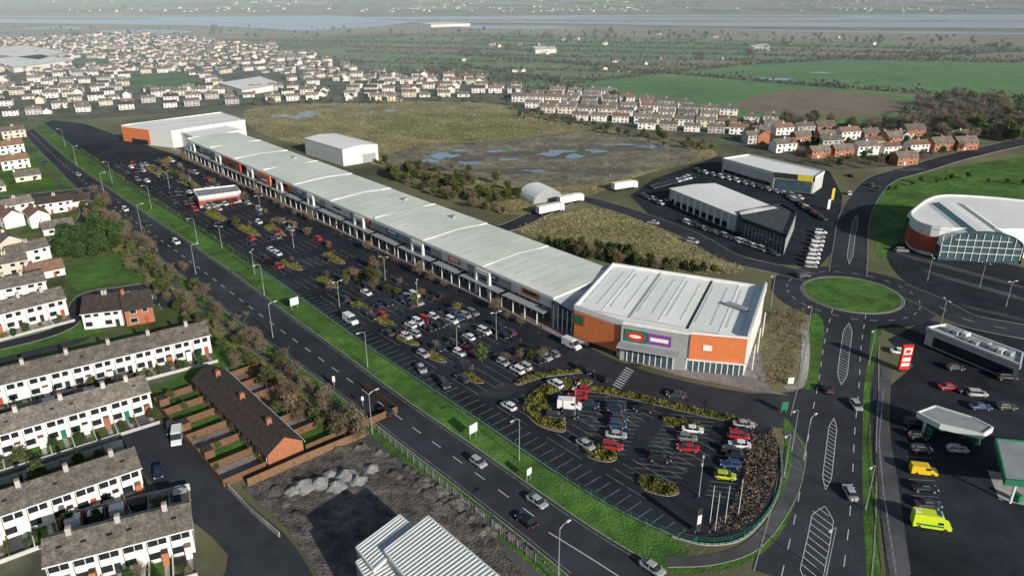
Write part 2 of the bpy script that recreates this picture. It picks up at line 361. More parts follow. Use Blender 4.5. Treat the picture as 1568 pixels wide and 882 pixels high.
west=spline(GL([(1240,425),(1190,412),(1120,395),(1060,362),(1000,338),(940,318),(880,305),(830,325),(770,350),(720,340)]),5)
east=spline(GL([(1370,440),(1420,460),(1480,490),(1568,508),(1700,530)]),5)
road('road_south',south,17,z=.061,kerb=False,centre=None); road('road_north',north,11,z=.06,centre=None); road('service_road',west,8,z=.058,centre=None); road('road_east',east,10,z=.056)
for s in(-1,1):
    b=MB(); b.wall(offs(south,s*8.6)[4:18] if s>0 else offs(south,s*8.6)[4:16],.2,0,.13,kerbm); b.wall(offs(south,s*8.6)[20:],.2,0,.13,kerbm); b.obj('kerb')
def hatch(P,wmax,z=.08,step=1.5):
    R=resample(P,step); w=[wmax*min(1,2.2*math.sin(math.pi*i/(len(R)-1))) for i in range(len(R))]
    for i in range(1,len(R)-1):
        d=R[i+1]-R[i-1]; d/=np.linalg.norm(d); n=np.array([-d[1],d[0]])
        ribbon(mk,[R[i]-n*w[i]-d*w[i]*.7,R[i]+n*w[i]+d*w[i]*.7],.14,paint,z)
    for s in(-1,1):
        Q=[]
        for i in range(len(R)):
            d=R[min(i+1,len(R)-1)]-R[max(i-1,0)]; d/=np.linalg.norm(d); Q.append(R[i]+s*w[i]*np.array([-d[1],d[0]]))
        ribbon(mk,Q,.12,paint,z+.004)
hatch(GL([(1300,495),(1293,545),(1288,590)]),1.1); hatch(GL([(1277,640),(1270,700),(1264,750)]),.8); hatch(GL([(1263,775),(1253,830),(1238,900)]),1.8,step=1.8)
hatch(GL([(1300,405),(1305,365),(1312,330)]),.9)
ribbon(mk,spline(GL([(840,815),(900,852),(950,884),(975,900)]),4),.2,paint,.079)
dashes(mk,south,3,4,.15,.085,o=4.4); dashes(mk,south,3,4,.15,.085,o=-4.4)
dashes(mk,cir(R0+5),2,3,.15,.09)
sheet('grass_verge',spline(GL([(1245,480),(1262,500),(1255,560),(1248,592),(1225,590),(1235,540)]),4,True),grass,.075)
fpx=spline(GL([(1236,495),(1240,540),(1232,590),(1205,598)]),5)
sheet('footpath',fpx+offs(fpx,-2)[::-1],concrete,.08)
vg=spline(GL([(1200,640),(1222,665),(1236,690),(1228,740),(1205,800),(1175,840),(1120,870),(1030,878),(1010,860),(1110,845),(1160,815),(1190,770),(1203,700)]),4,True)
sheet('grass_verge',vg,grass,.0685)
fp=spline(GL([(1205,660),(1222,690),(1215,740),(1190,790),(1150,835),(1090,856),(1020,860)]),5)
pb=MB(); ribbon(pb,fp,2.2,asph3,.08); pb.wall(offs(fp,1.3),.15,0,.13,kerbm); pb.obj('footpath')
sheet('grass_verge',GL([(1335,505),(1350,505),(1332,600),(1335,700),(1345,800),(1350,890),(1328,890),(1322,800),(1320,700),(1322,600)]),grass,.0665)
sheet('footpath',GL([(1350,560),(1366,565),(1358,640),(1372,720),(1395,880),(1360,890),(1346,760),(1340,640)]),asph3,.071)
sheet('forecourt',GL([(1365,590),(1400,560),(1360,520),(1420,490),(1568,520),(1900,600),(1900,900),(1395,900),(1370,720),(1362,640)]),asph,.053)
sheet('car_park',spline(GL([(1358,385),(1400,372),(1568,410),(1800,450),(1800,505),(1568,500),(1470,478),(1400,440),(1370,415)]),3,True),asph,.0535)
sheet('grass',spline(GL([(1345,290),(1420,265),(1568,240),(1750,230),(1750,290),(1568,305),(1430,300),(1400,325),(1370,380),(1345,395),(1340,340)]),4,True),grass,.045)
sheet('dealership_forecourt',GL([(965,300),(1000,275),(1100,240),(1270,262),(1290,300),(1280,380),(1255,408),(1190,405),(1110,385),(1050,350),(1000,335)]),asph,.052)
sheet('estate_street',spline(GL([(180,662),(235,642),(300,690),(380,770),(440,822),(480,882),(500,920),(330,920),(350,850),(260,770),(210,710)]),3,True),asph2,.0705)
sheet('estate_street',GL([(-40,560),(0,548),(150,512),(110,530),(0,560)]),asph2,.0715)
road('side_road',spline(GL([(150,290),(100,296),(40,302),(-60,315)]),5),9,z=.069)
road('estate_street',spline(GL([(262,470),(240,440),(180,445),(130,455),(100,500),(0,530),(-80,545)]),5),5,z=.064,centre=None)
road('estate_street',spline(GL([(120,300),(135,325),(110,355),(60,380),(-60,410)]),5),5.5,z=.063,centre=None)
sheet('gravel_yard',GL([(370,745),(565,668),(700,770),(860,900),(500,900),(440,810)]),gravelm,.0515)
sheet('forecourt_paving',GL([(868,520),(948,548),(1040,576),(1160,600),(1210,606),(1180,598),(1165,540),(880,470)]),paving,.09)
sheet('shop_front_paving',GL([(262,222),(300,238),(700,422),(880,508),(876,526),(700,440),(262,232)]),paving,.094)
for pts in([(440,700),(500,690),(560,684),(610,705)],[(600,722),(660,760),(720,800),(770,845)],[(640,735),(700,775),(760,822)],[(420,745),(440,775),(470,800)],[(620,715),(690,757),(770,812),(820,850)]):
    P=resample(GL(pts),.8); b=MB()
    for i in range(len(P)-1):
        d=P[i+1]-P[i]; d/=np.linalg.norm(d)+1e-9; n=np.array([-d[1],d[0]]); h0=.35+.3*math.sin(i*1.1)+.15*math.sin(i*2.7); h1=.35+.3*math.sin((i+1)*1.1)+.15*math.sin((i+1)*2.7)
        for s in(-1,1): b.face([(*(P[i]+n*s*1.0),.04),(*(P[i+1]+n*s*1.0),.04),(*P[i+1],h1+.1),(*P[i],h0+.1)],gravelm)
    b.obj('spoil_ridge')
# ---------------- buildings ----------------
def house_mesh(name,L,Dp,h,rh,n,wall,roof,chim=True,bay=False,two=True,doorm=None):
    b=MB(); w=L/n
    b.prism([(0,0),(L,0),(L,Dp),(0,Dp)],0,h,wall)
    o=.35
    b.face([(-o,-o,h-.12),(L+o,-o,h-.12),(L+o,Dp/2,h+rh),(-o,Dp/2,h+rh)],roof)
    b.face([(L+o,Dp+o,h-.12),(-o,Dp+o,h-.12),(-o,Dp/2,h+rh),(L+o,Dp/2,h+rh)],roof)
    for x in(0,L): b.face([(x,0,h),(x,Dp,h),(x,Dp/2,h+rh-.12)],wall)
    b.box((L/2,-o,h-.2),(L+2*o,.14,.2),frame if wall is not brick else dark); b.box((L/2,Dp+o,h-.2),(L+2*o,.14,.2),frame)
    b.box((L/2,Dp/2,h+rh+.02),(L+2*o,.3,.12),roof)
    for i in range(n):
        x0=i*w
        for side in(0,1):
            y=-.03 if side==0 else Dp+.03; s=-1 if side==0 else 1
            wins=[(.28,1.5,1.7,1.3),(.3,4.1,1.5,1.15),(.72,4.1,1.2,1.1)] if two else [(.25,1.5,1.8,1.2),(.8,1.5,1.2,1.2)]
            for fx,z,ww,hh in wins:
                b.box((x0+w*fx,y,z),(ww+.2,.08,hh+.2),frame); b.box((x0+w*fx,y+s*.045,z),(ww,.06,hh),glass)
            b.box((x0+w*.72,y,1.05),(1.0,.1,2.1),doorm or random.choice([frame,redclad,green_p,dark]))
        if n>3:
            if random.random()<.4: b.box((x0+w*random.uniform(.3,.7),Dp*.28,h+rh*.56+.05),(.8,1.0,.1),glass)
            b.tube((x0+w*.05,-.08,0),(x0+w*.05,-.08,h-.2),.06,.06,dark,5)
        if chim and(i%2==0 or n<3):
            cx=x0+(w if n>1 and i<n-1 else .5)
            b.box((cx,Dp/2,h+rh+.3),(.8,1.0,1.5),wall if wall is not white else greyr)
            for k in(-.2,.2): b.tube((cx+k,Dp/2,h+rh+1.05),(cx+k,Dp/2,h+rh+1.4),.13,.11,clay,6)
    return b.mesh(name)
GP=[]
def terrace(A,B,Dp,h,rh,n,wall,roof,name='terraced_houses',z=0,ext=True):
    A=G(*A);B=G(*B); d=B-A; L=np.linalg.norm(d); me=house_mesh(name,L,Dp,h,rh,n,wall,roof)
    o=inst(name,me,(A[0],A[1],z),math.atan2(d[1],d[0])); dn=d/L; pn_=np.array([-dn[1],dn[0]])
    if ext:
        b=MB(); w=L/n
        for i in range(n):
            r=random.random()
            if r<.75: b.prism([(i*w+.4,Dp+.05),(i*w+w*.5,Dp+.05),(i*w+w*.5,Dp+3.2),(i*w+.4,Dp+3.2)],0,2.6,random.choice([white,greyr]),random.choice([slate,slated,cladl]))
            if random.random()<.45: b.prism([(i*w+w*.58,-1.4),(i*w+w*.86,-1.4),(i*w+w*.86,-.1),(i*w+w*.58,-.1)],0,2.5,random.choice([white,brick,white]),random.choice([slated,clay]))
            b.box((i*w,-3,.5),(.15,5.6,1),random.choice([white,greyr,wood])); b.box((i*w,Dp+6,.8),(.12,9,1.6),random.choice([wood,wood,greyr]))
            if random.random()<.6:
                x=i*w+random.uniform(1,w-3); b.prism([(x,Dp+7),(x+2.4,Dp+7),(x+2.4,Dp+9),(x,Dp+9)],0,2.1,random.choice([wood,cladl,dark]),random.choice([slated,cladl,greyr]))
            b.face([(i*w+w*.62,-6,.1),(i*w+w*.82,-6,.1),(i*w+w*.82,-.05,.1),(i*w+w*.62,-.05,.1)],concrete)
            for (ya,yb,mm) in((-5.9,-.05,random.choice([grass,grassd,paving,asph3,grassd])),(Dp+.05,Dp+10.3,random.choice([grass,grassd,concrete,paving,grassd]))): b.face([(i*w+.1,ya,.085),(i*w+w-.1,ya,.085),(i*w+w-.1,yb,.085),(i*w+.1,yb,.085)],mm)
            for k in range(3):
                GP.append(A+dn*(i*w+random.uniform(.3,w-.3))+pn_*random.choice([random.uniform(-5.7,-2),random.uniform(Dp+4,Dp+10)]))
        b.box((L/2,-6,.4),(L,.2,.8),greyr); b.box((L/2,Dp+10.4,.8),(L,.15,1.6),greyr)
        c=b.obj('porches_and_garden_walls'); c.parent=o
    return o
terrace((-60,637),(325,540),7.5,5.2,2.3,12,white,slate)
terrace((-70,722),(235,630),7.5,5.2,2.3,9,white,slate)
terrace((-70,855),(222,750),7.5,5.2,2.3,8,white,slate)
terrace((80,905),(300,845),7.5,5.2,2.3,6,white,slate)
terrace((-60,525),(106,482),7.5,5.2,2.3,5,white,slate)
terrace((-60,480),(75,452),7,4.8,2.2,4,white,slate,ext=False)
terrace((195,500),(238,492),11,4.8,3,1,brick,slated,'brick_house',ext=False)
terrace((130,505),(190,498),13,4.8,2.6,2,white,slated,'terraced_houses',ext=False)
A=G(412,716);B=G(460,696)
far=G(298,598); ax=A-far; La=np.linalg.norm(ax); ang=math.atan2(ax[1],ax[0])
me=house_mesh('brick_terrace',La,7.5,3.0,2.6,6,brick,slated,two=False)
inst('brick_terrace',me,(far[0],far[1],0),ang)
b=MB(); axu=ax/La; pn=np.array([-axu[1],axu[0]])
for i in range(7):
    p=far+axu*(i*La/6)
    for s,e in((-.5,-9),(8,16)):
        b.wall([p+pn*s,p+pn*e],.12,0,1.7,wood)
for e in(-9,16): b.wall([far+pn*e,far+axu*La+pn*e],.12,0,1.7,wood)
b.wall([far+axu*La+pn*16,far+axu*La+pn*30,far+axu*(La-14)+pn*30],.12,0,1.7,wood)
b.obj('timber_garden_fence')
for i in range(6):
    p=far+axu*(i*La/6+.3); q=far+axu*((i+1)*La/6-.3)
    sheet('lawn',[p-pn*.6,q-pn*.6,q-pn*8.8,p-pn*8.8],random.choice([grass,grass,grassd,paving]),.078)
    sheet('lawn',[p+pn*8.1,q+pn*8.1,q+pn*15.8,p+pn*15.8],random.choice([grass,grassd,paving,soil]),.078)
    GP+= [p-pn*random.uniform(4,8.5),q+pn*random.uniform(10,15.5)]
    if i%2==0: bb=MB(); bb.prism([p-pn*6.5,p-pn*8.5,p-pn*8.5+axu*2.5,p-pn*6.5+axu*2.5],0,2,wood,random.choice([slated,cladl])); bb.obj('garden_shed')
HM=[]
for wl,rf in((white,slate),(white,clay),(cream,slate),(white,slated),(brick,slate),(greyr,slate)):
    HM.append(house_mesh('semi_detached_house',14,8,5.2,2.6,2,wl,rf))
    HM.append(house_mesh('bungalow',12,8.5,2.8,2.6,1,wl,rf,two=False))
def hname(me): return 'semi_detached_house' if me.name.startswith('semi') else 'bungalow'
def hput(u,v,ang,k=None,sc=1):
    p=G(u,v); me=HM[k] if k is not None else random.choice(HM[:8]); inst(hname(me),me,(p[0],p[1],0),ang,sc)
ra=math.atan2(Nn[1],Nn[0])
for (u,v) in((5,262),(25,280),(5,335),(40,345),(62,330),(95,322),(10,372),(38,385),(68,362),(80,345),(20,410),(45,432),(-20,390),(10,450),(-20,430),(0,238),(5,214),(-30,300)):
    hput(u,v,ra+random.choice([0,0,math.pi/2])+random.uniform(-.15,.15),sc=.85)
    GP+=[G(u,v)+np.array([random.uniform(-12,12),random.uniform(-12,4)]) for k in range(3)]
def suburb_fill(poly,ang,sx,sy,keep,types,scl=.75,excl=[],cross=.12):
    P=np.array(poly); e=np.array([math.cos(ang),math.sin(ang)]); n=np.array([-e[1],e[0]])
    s=P@e;t=P@n; st=MB(); tp=[]
    r=0; y=t.min()
    while y<t.max():
        x=s.min()+random.uniform(0,10); wig=random.uniform(0,6)
        while x<s.max():
            q=e*x+n*(y+3*math.sin(x*.02+wig))
            if inside(q,poly) and not any(inside(q,ex) for ex in excl):
                if r%2==0: st.face([(*(q+a),.16) for a in(-e*sx*.5-n*6,e*sx*.6-n*6,e*sx*.6-n*10.5,-e*sx*.5-n*10.5)],asph3)
                if random.random()<keep:
                    me=HM[random.choice(types)]; inst(hname(me),me,(q[0],q[1],.1),ang+random.uniform(-.05,.05)+(math.pi/2 if random.random()<cross else 0),scl*random.uniform(.85,1.08))
                if random.random()<.75: tp.append(q+n*random.uniform(8,11)+e*random.uniform(-6,6))
            x+=sx*random.uniform(.97,1.18)
        y+=sy*(1 if r%2 else 1.15); r+=1
    st.obj('residential_streets'); return tp
park=GL([(190,120),(270,114),(320,130),(250,142),(200,138)])
sheet('grass',park,grass,.2)
park2=GL([(90,95),(150,90),(170,97),(110,102)]); sheet('grass',park2,grass,.2)
school=GL([(330,118),(420,112),(450,135),(340,142)])
T=[]
T+=suburb_fill(GL([(-200,64),(0,60),(200,52),(330,64),(300,110),(140,112),(0,120),(-220,128)]),ra-.9,12.5,22,.88,[0,5,2,4,6,1,3,10],.62,excl=[park2])
T+=suburb_fill(GL([(330,64),(420,72),(520,98),(560,110),(480,128),(330,128),(300,112)]),ra+.1,12.5,22,.88,[0,5,2,4,6,1,10],.64,excl=[school])
T+=suburb_fill(GL([(-220,128),(0,120),(140,112),(300,112),(330,128),(480,128),(500,156),(375,163),(180,180),(60,186),(-250,200)]),ra-.35,13.5,25,.88,[0,6,0,4,6,1,10],.72,excl=[park,school])
T+=suburb_fill(GL([(560,112),(660,118),(790,128),(790,150),(700,155),(600,156),(500,156),(490,128)]),ra-.75,13.5,21,.85,[0,2,4,1,6],.72)
T+=suburb_fill(S2,ra-.98,12.5,20,.95,[0,0,0,2,4,10],.78,cross=.04)
T+=suburb_fill(S3,ra-.5,13.5,19,.92,[0,2,8,8,8,10,3],.85)
for i in range(260):
    x=random.uniform(-1700,1700); y=random.choice([random.uniform(1830,1990),random.uniform(1900,2500)])
    if random.random()<.7: x=random.choice([-700,200,900,-200])+random.gauss(0,90)
    me=random.choice(HM[:4]); inst('distant_house',me,(x,y,hillz(x,y)+1.5),random.uniform(0,3),random.uniform(.35,.6))
for i in range(26):
    q=G(random.uniform(640,1400),random.uniform(52,112))
    if inside(q,big1) or inside(q,big2): continue
    me=random.choice(HM[:4]); inst('farmhouse',me,(q[0],q[1],0.1),random.uniform(0,3),.55)
def shed(name,roofpts,z,wall,roof,ridge=0,par=0.0,parm=None,skirt=None):
    P=GL(roofpts,z); b=MB(); b.prism(P,0,z,wall,roof if not ridge else wall)
    n=len(P)
    if ridge and n==4:
        e=1.02; c=sum(P)/4; Q=[c+(p-c)*e for p in P]
        m1=(Q[0]+Q[1])/2; m2=(Q[2]+Q[3])/2; zz=z+ridge; o=.03
        b.face([(*Q[0],z+o),(*m1,zz),(*m2,zz),(*Q[3],z+o)],roof); b.face([(*m1,zz),(*Q[1],z+o),(*Q[2],z+o),(*m2,zz)],roof)
        b.face([(*P[0],z),(*P[1],z),(*((P[0]+P[1])/2),zz-.05)],wall); b.face([(*P[2],z),(*P[3],z),(*((P[2]+P[3])/2),zz-.05)],wall)
    if par: b.wall(P,.35,z-.6,z+par,parm or wall,True)
    return b,P
angD=math.atan2(D[1],D[0])
rf_main=roofmat('retail_roof',(.82,.83,.74),angD,1.0,stain=.3,c2=(.60,.63,.52))
rf_white=roofmat('white_sheet_roof',(.88,.88,.84),angD,1.1,stain=.12)
rf_grey=roofmat('grey_sheet_roof',(.46,.48,.5),angD+1.57,1.2,stain=.2)
rf_super=roofmat('store_roof',(.90,.90,.86),angD+.1,1.5,amt=.06,stain=.12)
f0=G(285,213,9);f1_=G(848,456,9)
dd=(f1_-f0); Lr=np.linalg.norm(dd); dd/=Lr; nn=np.array([-dd[1],dd[0]]); Wr=27.0
def R(s,t): return f0+dd*s+nn*t
b=MB(); rot=math.atan2(dd[1],dd[0])
nseg=9; seg=Lr/nseg
b.prism([R(0,3),R(Lr,3),R(Lr,Wr),R(0,Wr)],0,8.6,clad)
zos=[0,.2,.1,.35,.15,0,.25,.1,0]
for i in range(nseg):
    s0,s1=i*seg,(i+1)*seg; zo=zos[i]
    zf=9+zo; zr=9.7+zo
    b.face([(*R(s0,0),zf),(*R(s1,0),zf),(*R(s1,Wr*.55),zr),(*R(s0,Wr*.55),zr)],rf_main)
    b.face([(*R(s0,Wr*.55),zr),(*R(s1,Wr*.55),zr),(*R(s1,Wr+.3),zf),(*R(s0,Wr+.3),zf)],rf_main)
    for s in(s0,s1):
        b.face([(*R(s,0),zf),(*R(s,Wr*.55),zr),(*R(s,Wr+.3),zf),(*R(s,Wr+.3),8.5),(*R(s,0),8.5)],cladl)
    b.wall([R(s0+.02,0),R(s1-.02,0)],.3,8.2,zf+.06,cladl); b.wall([R(s0+.02,Wr+.3),R(s1-.02,Wr+.3)],.25,8.2,zf+.05,cladl)
    b.wall([R(s0,Wr*.55),R(s1,Wr*.55)],.35,zr-.05,zr+.08,cladl)
    b.wall([R(s0,1),R(s0,Wr)],.25,zf,zf+.4,cladl)
    for k in range(7):
        ss=s0+seg*(.08+.13*k)
        for t0,t1,za,zb in((3,Wr*.5,zf+.7*3/(Wr*.55)+.04,zf+.7*.5/.55+.04),(Wr*.62,Wr*.95,zf+.7*(1-.07/.45)+.04,zf+.7*(.05/.45)+.07)):
            b.face([(*R(ss,t0),za),(*R(ss+.9,t0),za),(*R(ss+.9,t1),zb),(*R(ss,t1),zb)],mat('rooflight_sheet',(.64,.67,.62),.5,.15,.3))
    if i in(2,5,6): 
        q=R(s0+seg*.6,Wr*.8); b.box((*q,zf+.6),(2.2,1.6,1.0),clad,rot)
s=0; i=0
while s<Lr-4:
    w=random.choice([14,17,20]); w=min(w,Lr-s)
    isor=(.18<s/Lr<.42)
    c=redclad if isor and i%2 else (orange if isor and s/Lr>.33 else random.choice([clad,greyr,cladl,clad]))
    b.wall([R(s+.3,2.3),R(s+w-.3,2.3)],.5,4.2,8.2,c)
    b.wall([R(s+1.2,2.5),R(s+w-1.2,2.5)],.3,.3,3.9,glassb)
    for k in range(int(w//2.5)): b.wall([R(s+1.2+k*2.5,2.25),R(s+1.3+k*2.5,2.25)],.2,.1,3.9,frame)
    b.wall([R(s,-.4),R(s+w-.2,-.4)],3.0,3.95,4.2,clad)
    for k in range(int(w//5)+1): q=R(s+k*5+.2,-1.6); b.tube((*q,0),(*q,3.95),.16,.16,cladl,8)
    if isor and i%2: b.wall([R(s+w*.1,-.2),R(s+w*.9,-.2)],.8,4.3,8.6,orange if s/Lr>.3 else redclad)
    yy=2.0 if not(isor and i%2) else -.65
    b.wall([R(s+w*.28,yy),R(s+w*.72,yy)],.14,5.0,7.1,random.choice([redp,bluep,white,green_p,orange,yel,bluep,frame]))
    b.wall([R(s+w*.34,yy-.1),R(s+w*.66,yy-.1)],.06,5.7,6.4,white if i%3 else dark)
    if i%2==0:
        q0,q1=R(s+w*.35,-.2),R(s+w*.65,-.2)
        for q in(q0,q1): b.box((*q,4),(.8,.8,8),cladl,rot)
        b.wall([q0,q1],.8,6.9,8.1,cladl)
    s+=w; i+=1
b.obj('retail_terrace_building')
b,P=shed('',[(186,193),(338,173),(375,185),(262,202)],9,cladl,rf_white,par=.5,parm=cladl)
b.wall([P[0]*.999,P[0]+(P[3]-P[0])*.55],.5,0.5,8.6,orange); b.wall([P[0]+(P[3]-P[0])*.02,P[0]+(P[3]-P[0])*.5],.9,0,2.6,glass)
for p in (GL([(200,191),(330,176)],9),GL([(225,195),(350,180)],9),GL([(240,199),(362,184)],9)): b.wall(p,1.0,9.02,9.25,clad)
b.obj('hardware_store_building')
b,P=shed('',[(272,201),(330,190),(372,200),(300,212)],8,white,rf_white,par=.4,parm=white)
b.obj('retail_link_building')
z=9.5
P=GL([(938,407),(1172,443),(1146,521),(1056,513),(954,496),(880,471)],z); b=MB()
b.prism(P,0,z,cladl,cladl)
TL,TR,BR,FM2,FM1,LL=P
back=[lerp(TL,TR,t) for t in(0,.165,.33,.5,.667,.84,1)]; front=[lerp(LL,BR,t) for t in(0,.165,.33,.5,.667,.84,1)]
hz=[.1,.3,.1,.3,.1,.3,.1]
for i in range(6): b.face([(*front[i],z+hz[i]),(*front[i+1],z+hz[i+1]),(*back[i+1],z+hz[i+1]),(*back[i],z+hz[i])],rf_super)
for tri in([LL,FM1,lerp(LL,BR,.33)],[FM1,FM2,lerp(LL,BR,.667),lerp(LL,BR,.33)],[FM2,BR,lerp(LL,BR,.667)]): b.face([(*p,z+.08) for p in tri],rf_super)
for i in(2,4): b.wall([front[i],back[i]],.7,z-.2,z+.15,dark if i==4 else clad)
for i in(1,3,5): b.wall([lerp(front[i],back[i],.02),lerp(front[i],back[i],.98)],.3,z+.25,z+.36,cladl)
for i in range(6):
    for k in range(2):
        t=(k+.33)/2; a=lerp(front[i],front[i+1],t);c_=lerp(back[i],back[i+1],t); hh=lerp(hz[i],hz[i+1],t)
        b.wall([lerp(a,c_,.12),lerp(a,c_,.88)],.6,z+hh-.05,z+hh+.05,mat('rooflight_sheet',(.6,.63,.6)))
b.wall([TL,TR],.5,z-.5,z+.9,cladl); b.wall([TR,BR],.6,z-.6,z+2.0,cladl); b.wall([BR,FM2,FM1,LL],.45,z-.5,z+.9,cladl); b.wall([LL,TL],.45,z-.5,z+.7,cladl)
q=lerp(TR,BR,.5)+(TL-TR)*.12; b.box((*q,z+.9),(6,1.6,.6),clad,angD)
c0=(P[0]+P[2]+P[5]+P[1])/4
def fpanel(a,c,t0,t1,z0,z1,m,off=.25,th=.12):
    p=lerp(a,c,t0);q=lerp(a,c,t1); d=q-p; d/=np.linalg.norm(d); n=np.array([d[1],-d[0]])
    if np.dot(n,(p+q)/2-c0)<0: n=-n
    b.wall([p+n*off,q+n*off],th,z0,z1,m)
fpanel(LL,FM1,.02,.95,1.5,8.6,orange,.2,.3); fpanel(LL,FM1,.0,.25,5.5,8.2,redclad,.5,.2); fpanel(LL,FM1,.03,.22,6,7.8,green_p,.66,.1)
fpanel(LL,FM1,.35,.9,.1,1.4,glass,.2,.3)
fpanel(FM1,FM2,.0,.98,0,9.6,clad,.6,.5)
purple=mat('purple_sign',(.2,.06,.3),.5,.05,1)
fpanel(FM1,FM2,.05,.38,5.6,8.8,green_p,1.0,.15); fpanel(FM1,FM2,.4,.75,5.8,8.6,purple,1.0,.15)
fpanel(FM1,FM2,.44,.71,6.7,7.7,white,1.12,.05)
fpanel(FM1,FM2,.1,.8,.2,4.4,glassb,1.0,.2)
for t in np.linspace(.1,.8,9): fpanel(FM1,FM2,t,t+.01,.1,4.5,frame,1.15,.15)
fpanel(FM1,FM2,.02,.85,4.6,5.0,clad,2.2,3.2)
fpanel(FM2,BR,.03,.97,3.6,9.9,orange,.5,.5); fpanel(FM2,BR,.25,.4,6.2,7.6,white,.85,.1)
fpanel(FM2,BR,.05,.97,.3,3.2,glassb,.3,.3); fpanel(FM2,BR,.0,1,3.2,3.55,cladl,.6,.9)
for k in range(1,10): fpanel(FM2,BR,k*.1,k*.1+.012,.1,3.2,frame,.5,.12)
n=18; p=lerp(FM1,FM2,.215); d=FM2-FM1; d/=np.linalg.norm(d); nr=np.array([d[1],-d[0]]); nr=nr if np.dot(nr,p-c0)>0 else -nr
b.face([(*(p+nr*1.12+d*math.cos(t)*2.3),7.2+math.sin(t)*1.2) for t in np.linspace(0,6.283,n,endpoint=False)],redp)
b.face([(*(p+nr*1.16+d*math.cos(t)*1.5),7.2+math.sin(t)*.45) for t in np.linspace(0,6.283,n,endpoint=False)],white)
for t in(.1,.4,.7): q=lerp(BR,TR,t)+ (TR-TL)/np.linalg.norm(TR-TL)*1.5; b.tube((*q,0),(*q,7),.15,.15,cladl)
b.obj('supermarket_building')
b=MB(); P=[G(848,456,9),G(928,408,9),G(938,407,9),G(884,470,9)]
b.face([(P[0][0],P[0][1],8.4),(P[3][0],P[3][1],6.8),(P[2][0],P[2][1],9.3),(P[1][0],P[1][1],9.3)],rf_grey)
b.prism([lerp(P[0],P[1],.1),lerp(P[3],P[2],.1),P[2],P[1]],0,6.5,glassb,clad)
for k in range(6): 
    q=lerp(P[0],P[3],k/5); b.tube((*q,0),(*q,6.8),.15,.15,cladl)
b.obj('entrance_canopy')
b,P=shed('',[(466,212),(515,205),(578,221),(524,229)],8.5,cladl,rf_white,ridge=1.0)
b.wall([lerp(P[2],P[3],.08),lerp(P[2],P[3],.45)],.3,0,4.5,clad)
b.obj('white_warehouse')
b,P=shed('',[(296,292),(360,285),(368,294),(304,303)],4.5,greyr,mat('flat_roof',(.25,.26,.28),.7,.15,.3),par=.5,parm=white)
b.wall([P[3],P[2]],.3,1,3,redclad); b.wall([lerp(P[3],P[2],.1),lerp(P[3],P[2],.9)],.5,.6,2.4,glass); b.wall([P[0],P[3]],.3,.5,3,redclad)
b.obj('restaurant_building')
c=G(828,304); b=MB(); Rr=7.5; Lb=13
for i in range(12):
    t0,t1=math.pi*i/12,math.pi*(i+1)/12
    a=(-math.cos(t0)*Rr,math.sin(t0)*5.5);e=(-math.cos(t1)*Rr,math.sin(t1)*5.5)
    b.face([(a[0],-Lb/2,a[1]),(a[0],Lb/2,a[1]),(e[0],Lb/2,e[1]),(e[0],-Lb/2,e[1])],rf_white)
for y in(-Lb/2+.3,Lb/2-.3): b.face([(-math.cos(math.pi*i/12)*Rr,y,math.sin(math.pi*i/12)*5.5) for i in range(13)],clad)
b.obj('barrel_vault_shed',(c[0],c[1],0),.5)
b,P=shed('',[(1026,289),(1095,281),(1190,319),(1128,330)],6.5,greyr,rf_white,ridge=.6)
b.wall([lerp(P[0],P[3],.05),lerp(P[0],P[3],.9)],.4,.4,2.6,glass)
for t in np.linspace(.1,.9,9): b.wall([lerp(P[0],P[3],t),lerp(P[0],P[3],t+.02)],.6,0,6,cladl)
b.obj('car_dealership_building')
b,P=shed('',[(1130,326),(1196,314),(1219,326),(1204,362),(1137,337)],6.5,glassb,mat('dark_flat_roof',(.06,.065,.07),.6,.2,.4),par=.7,parm=dark)
for i in range(12):
    for e in((3,4),(2,3)):
        q=lerp(P[e[0]],P[e[1]],i/12); b.tube((*q,0),(*q,6.4),.12,.12,clad)
b.obj('car_showroom_building')
b,P=shed('',[(1107,244),(1146,238),(1262,264),(1248,273),(1186,266)],7,greyr,rf_white,par=.6,parm=cladl)
b.wall([P[4],P[3]],.6,5.4,7.6,dark); b.wall([lerp(P[4],P[3],.6),lerp(P[4],P[3],.95)],.8,5.2,7.7,yel); b.wall([lerp(P[4],P[3],.05),lerp(P[4],P[3],.95)],.4,.3,5,glassb)
b.wall([lerp(P[0],P[4],.05),lerp(P[0],P[4],.95)],.4,1,2.5,glass)
b.obj('car_dealership_building')
b=MB()
arc=GL([(1395,330),(1402,320),(1430,303),(1475,301),(1580,310),(1640,322),(1640,350),(1560,352),(1495,352),(1440,350),(1408,342)],10)
arc=spline(arc,3,True)
b.prism(arc,0,10,cladl,rf_white); b.wall(arc,.5,9.5,10.6,cladl,True)
w1=GL([(1395,330),(1408,342),(1440,350)],10); b.wall(offs(spline(w1,4),-.4),.5,1.2,6.8,redclad)
w1=GL([(1445,351),(1497,353)],10); b.wall(offs(w1,-.4),.5,1,6.8,redclad); b.wall(offs(GL([(1455,352),(1485,353)],10),-.8),.3,6.5,8.8,dark)
b.obj('leisure_centre_building')
b=MB(); g0=G(1505,376,6); Rr=13; Lb=34
for i in range(14):
    t0,t1=math.pi*i/14,math.pi*(i+1)/14
    a=(-math.cos(t0)*Rr,math.sin(t0)*6+5);e=(-math.cos(t1)*Rr,math.sin(t1)*6+5)
    b.face([(a[0],0,a[1]),(a[0],Lb,a[1]),(e[0],Lb,e[1]),(e[0],0,e[1])],rf_white if i not in(5,8) else glassb)
b.face([(-math.cos(math.pi*i/14)*Rr,.5,math.sin(math.pi*i/14)*6+5) for i in range(15)]+[(Rr,.5,0),(-Rr,.5,0)],glassb)
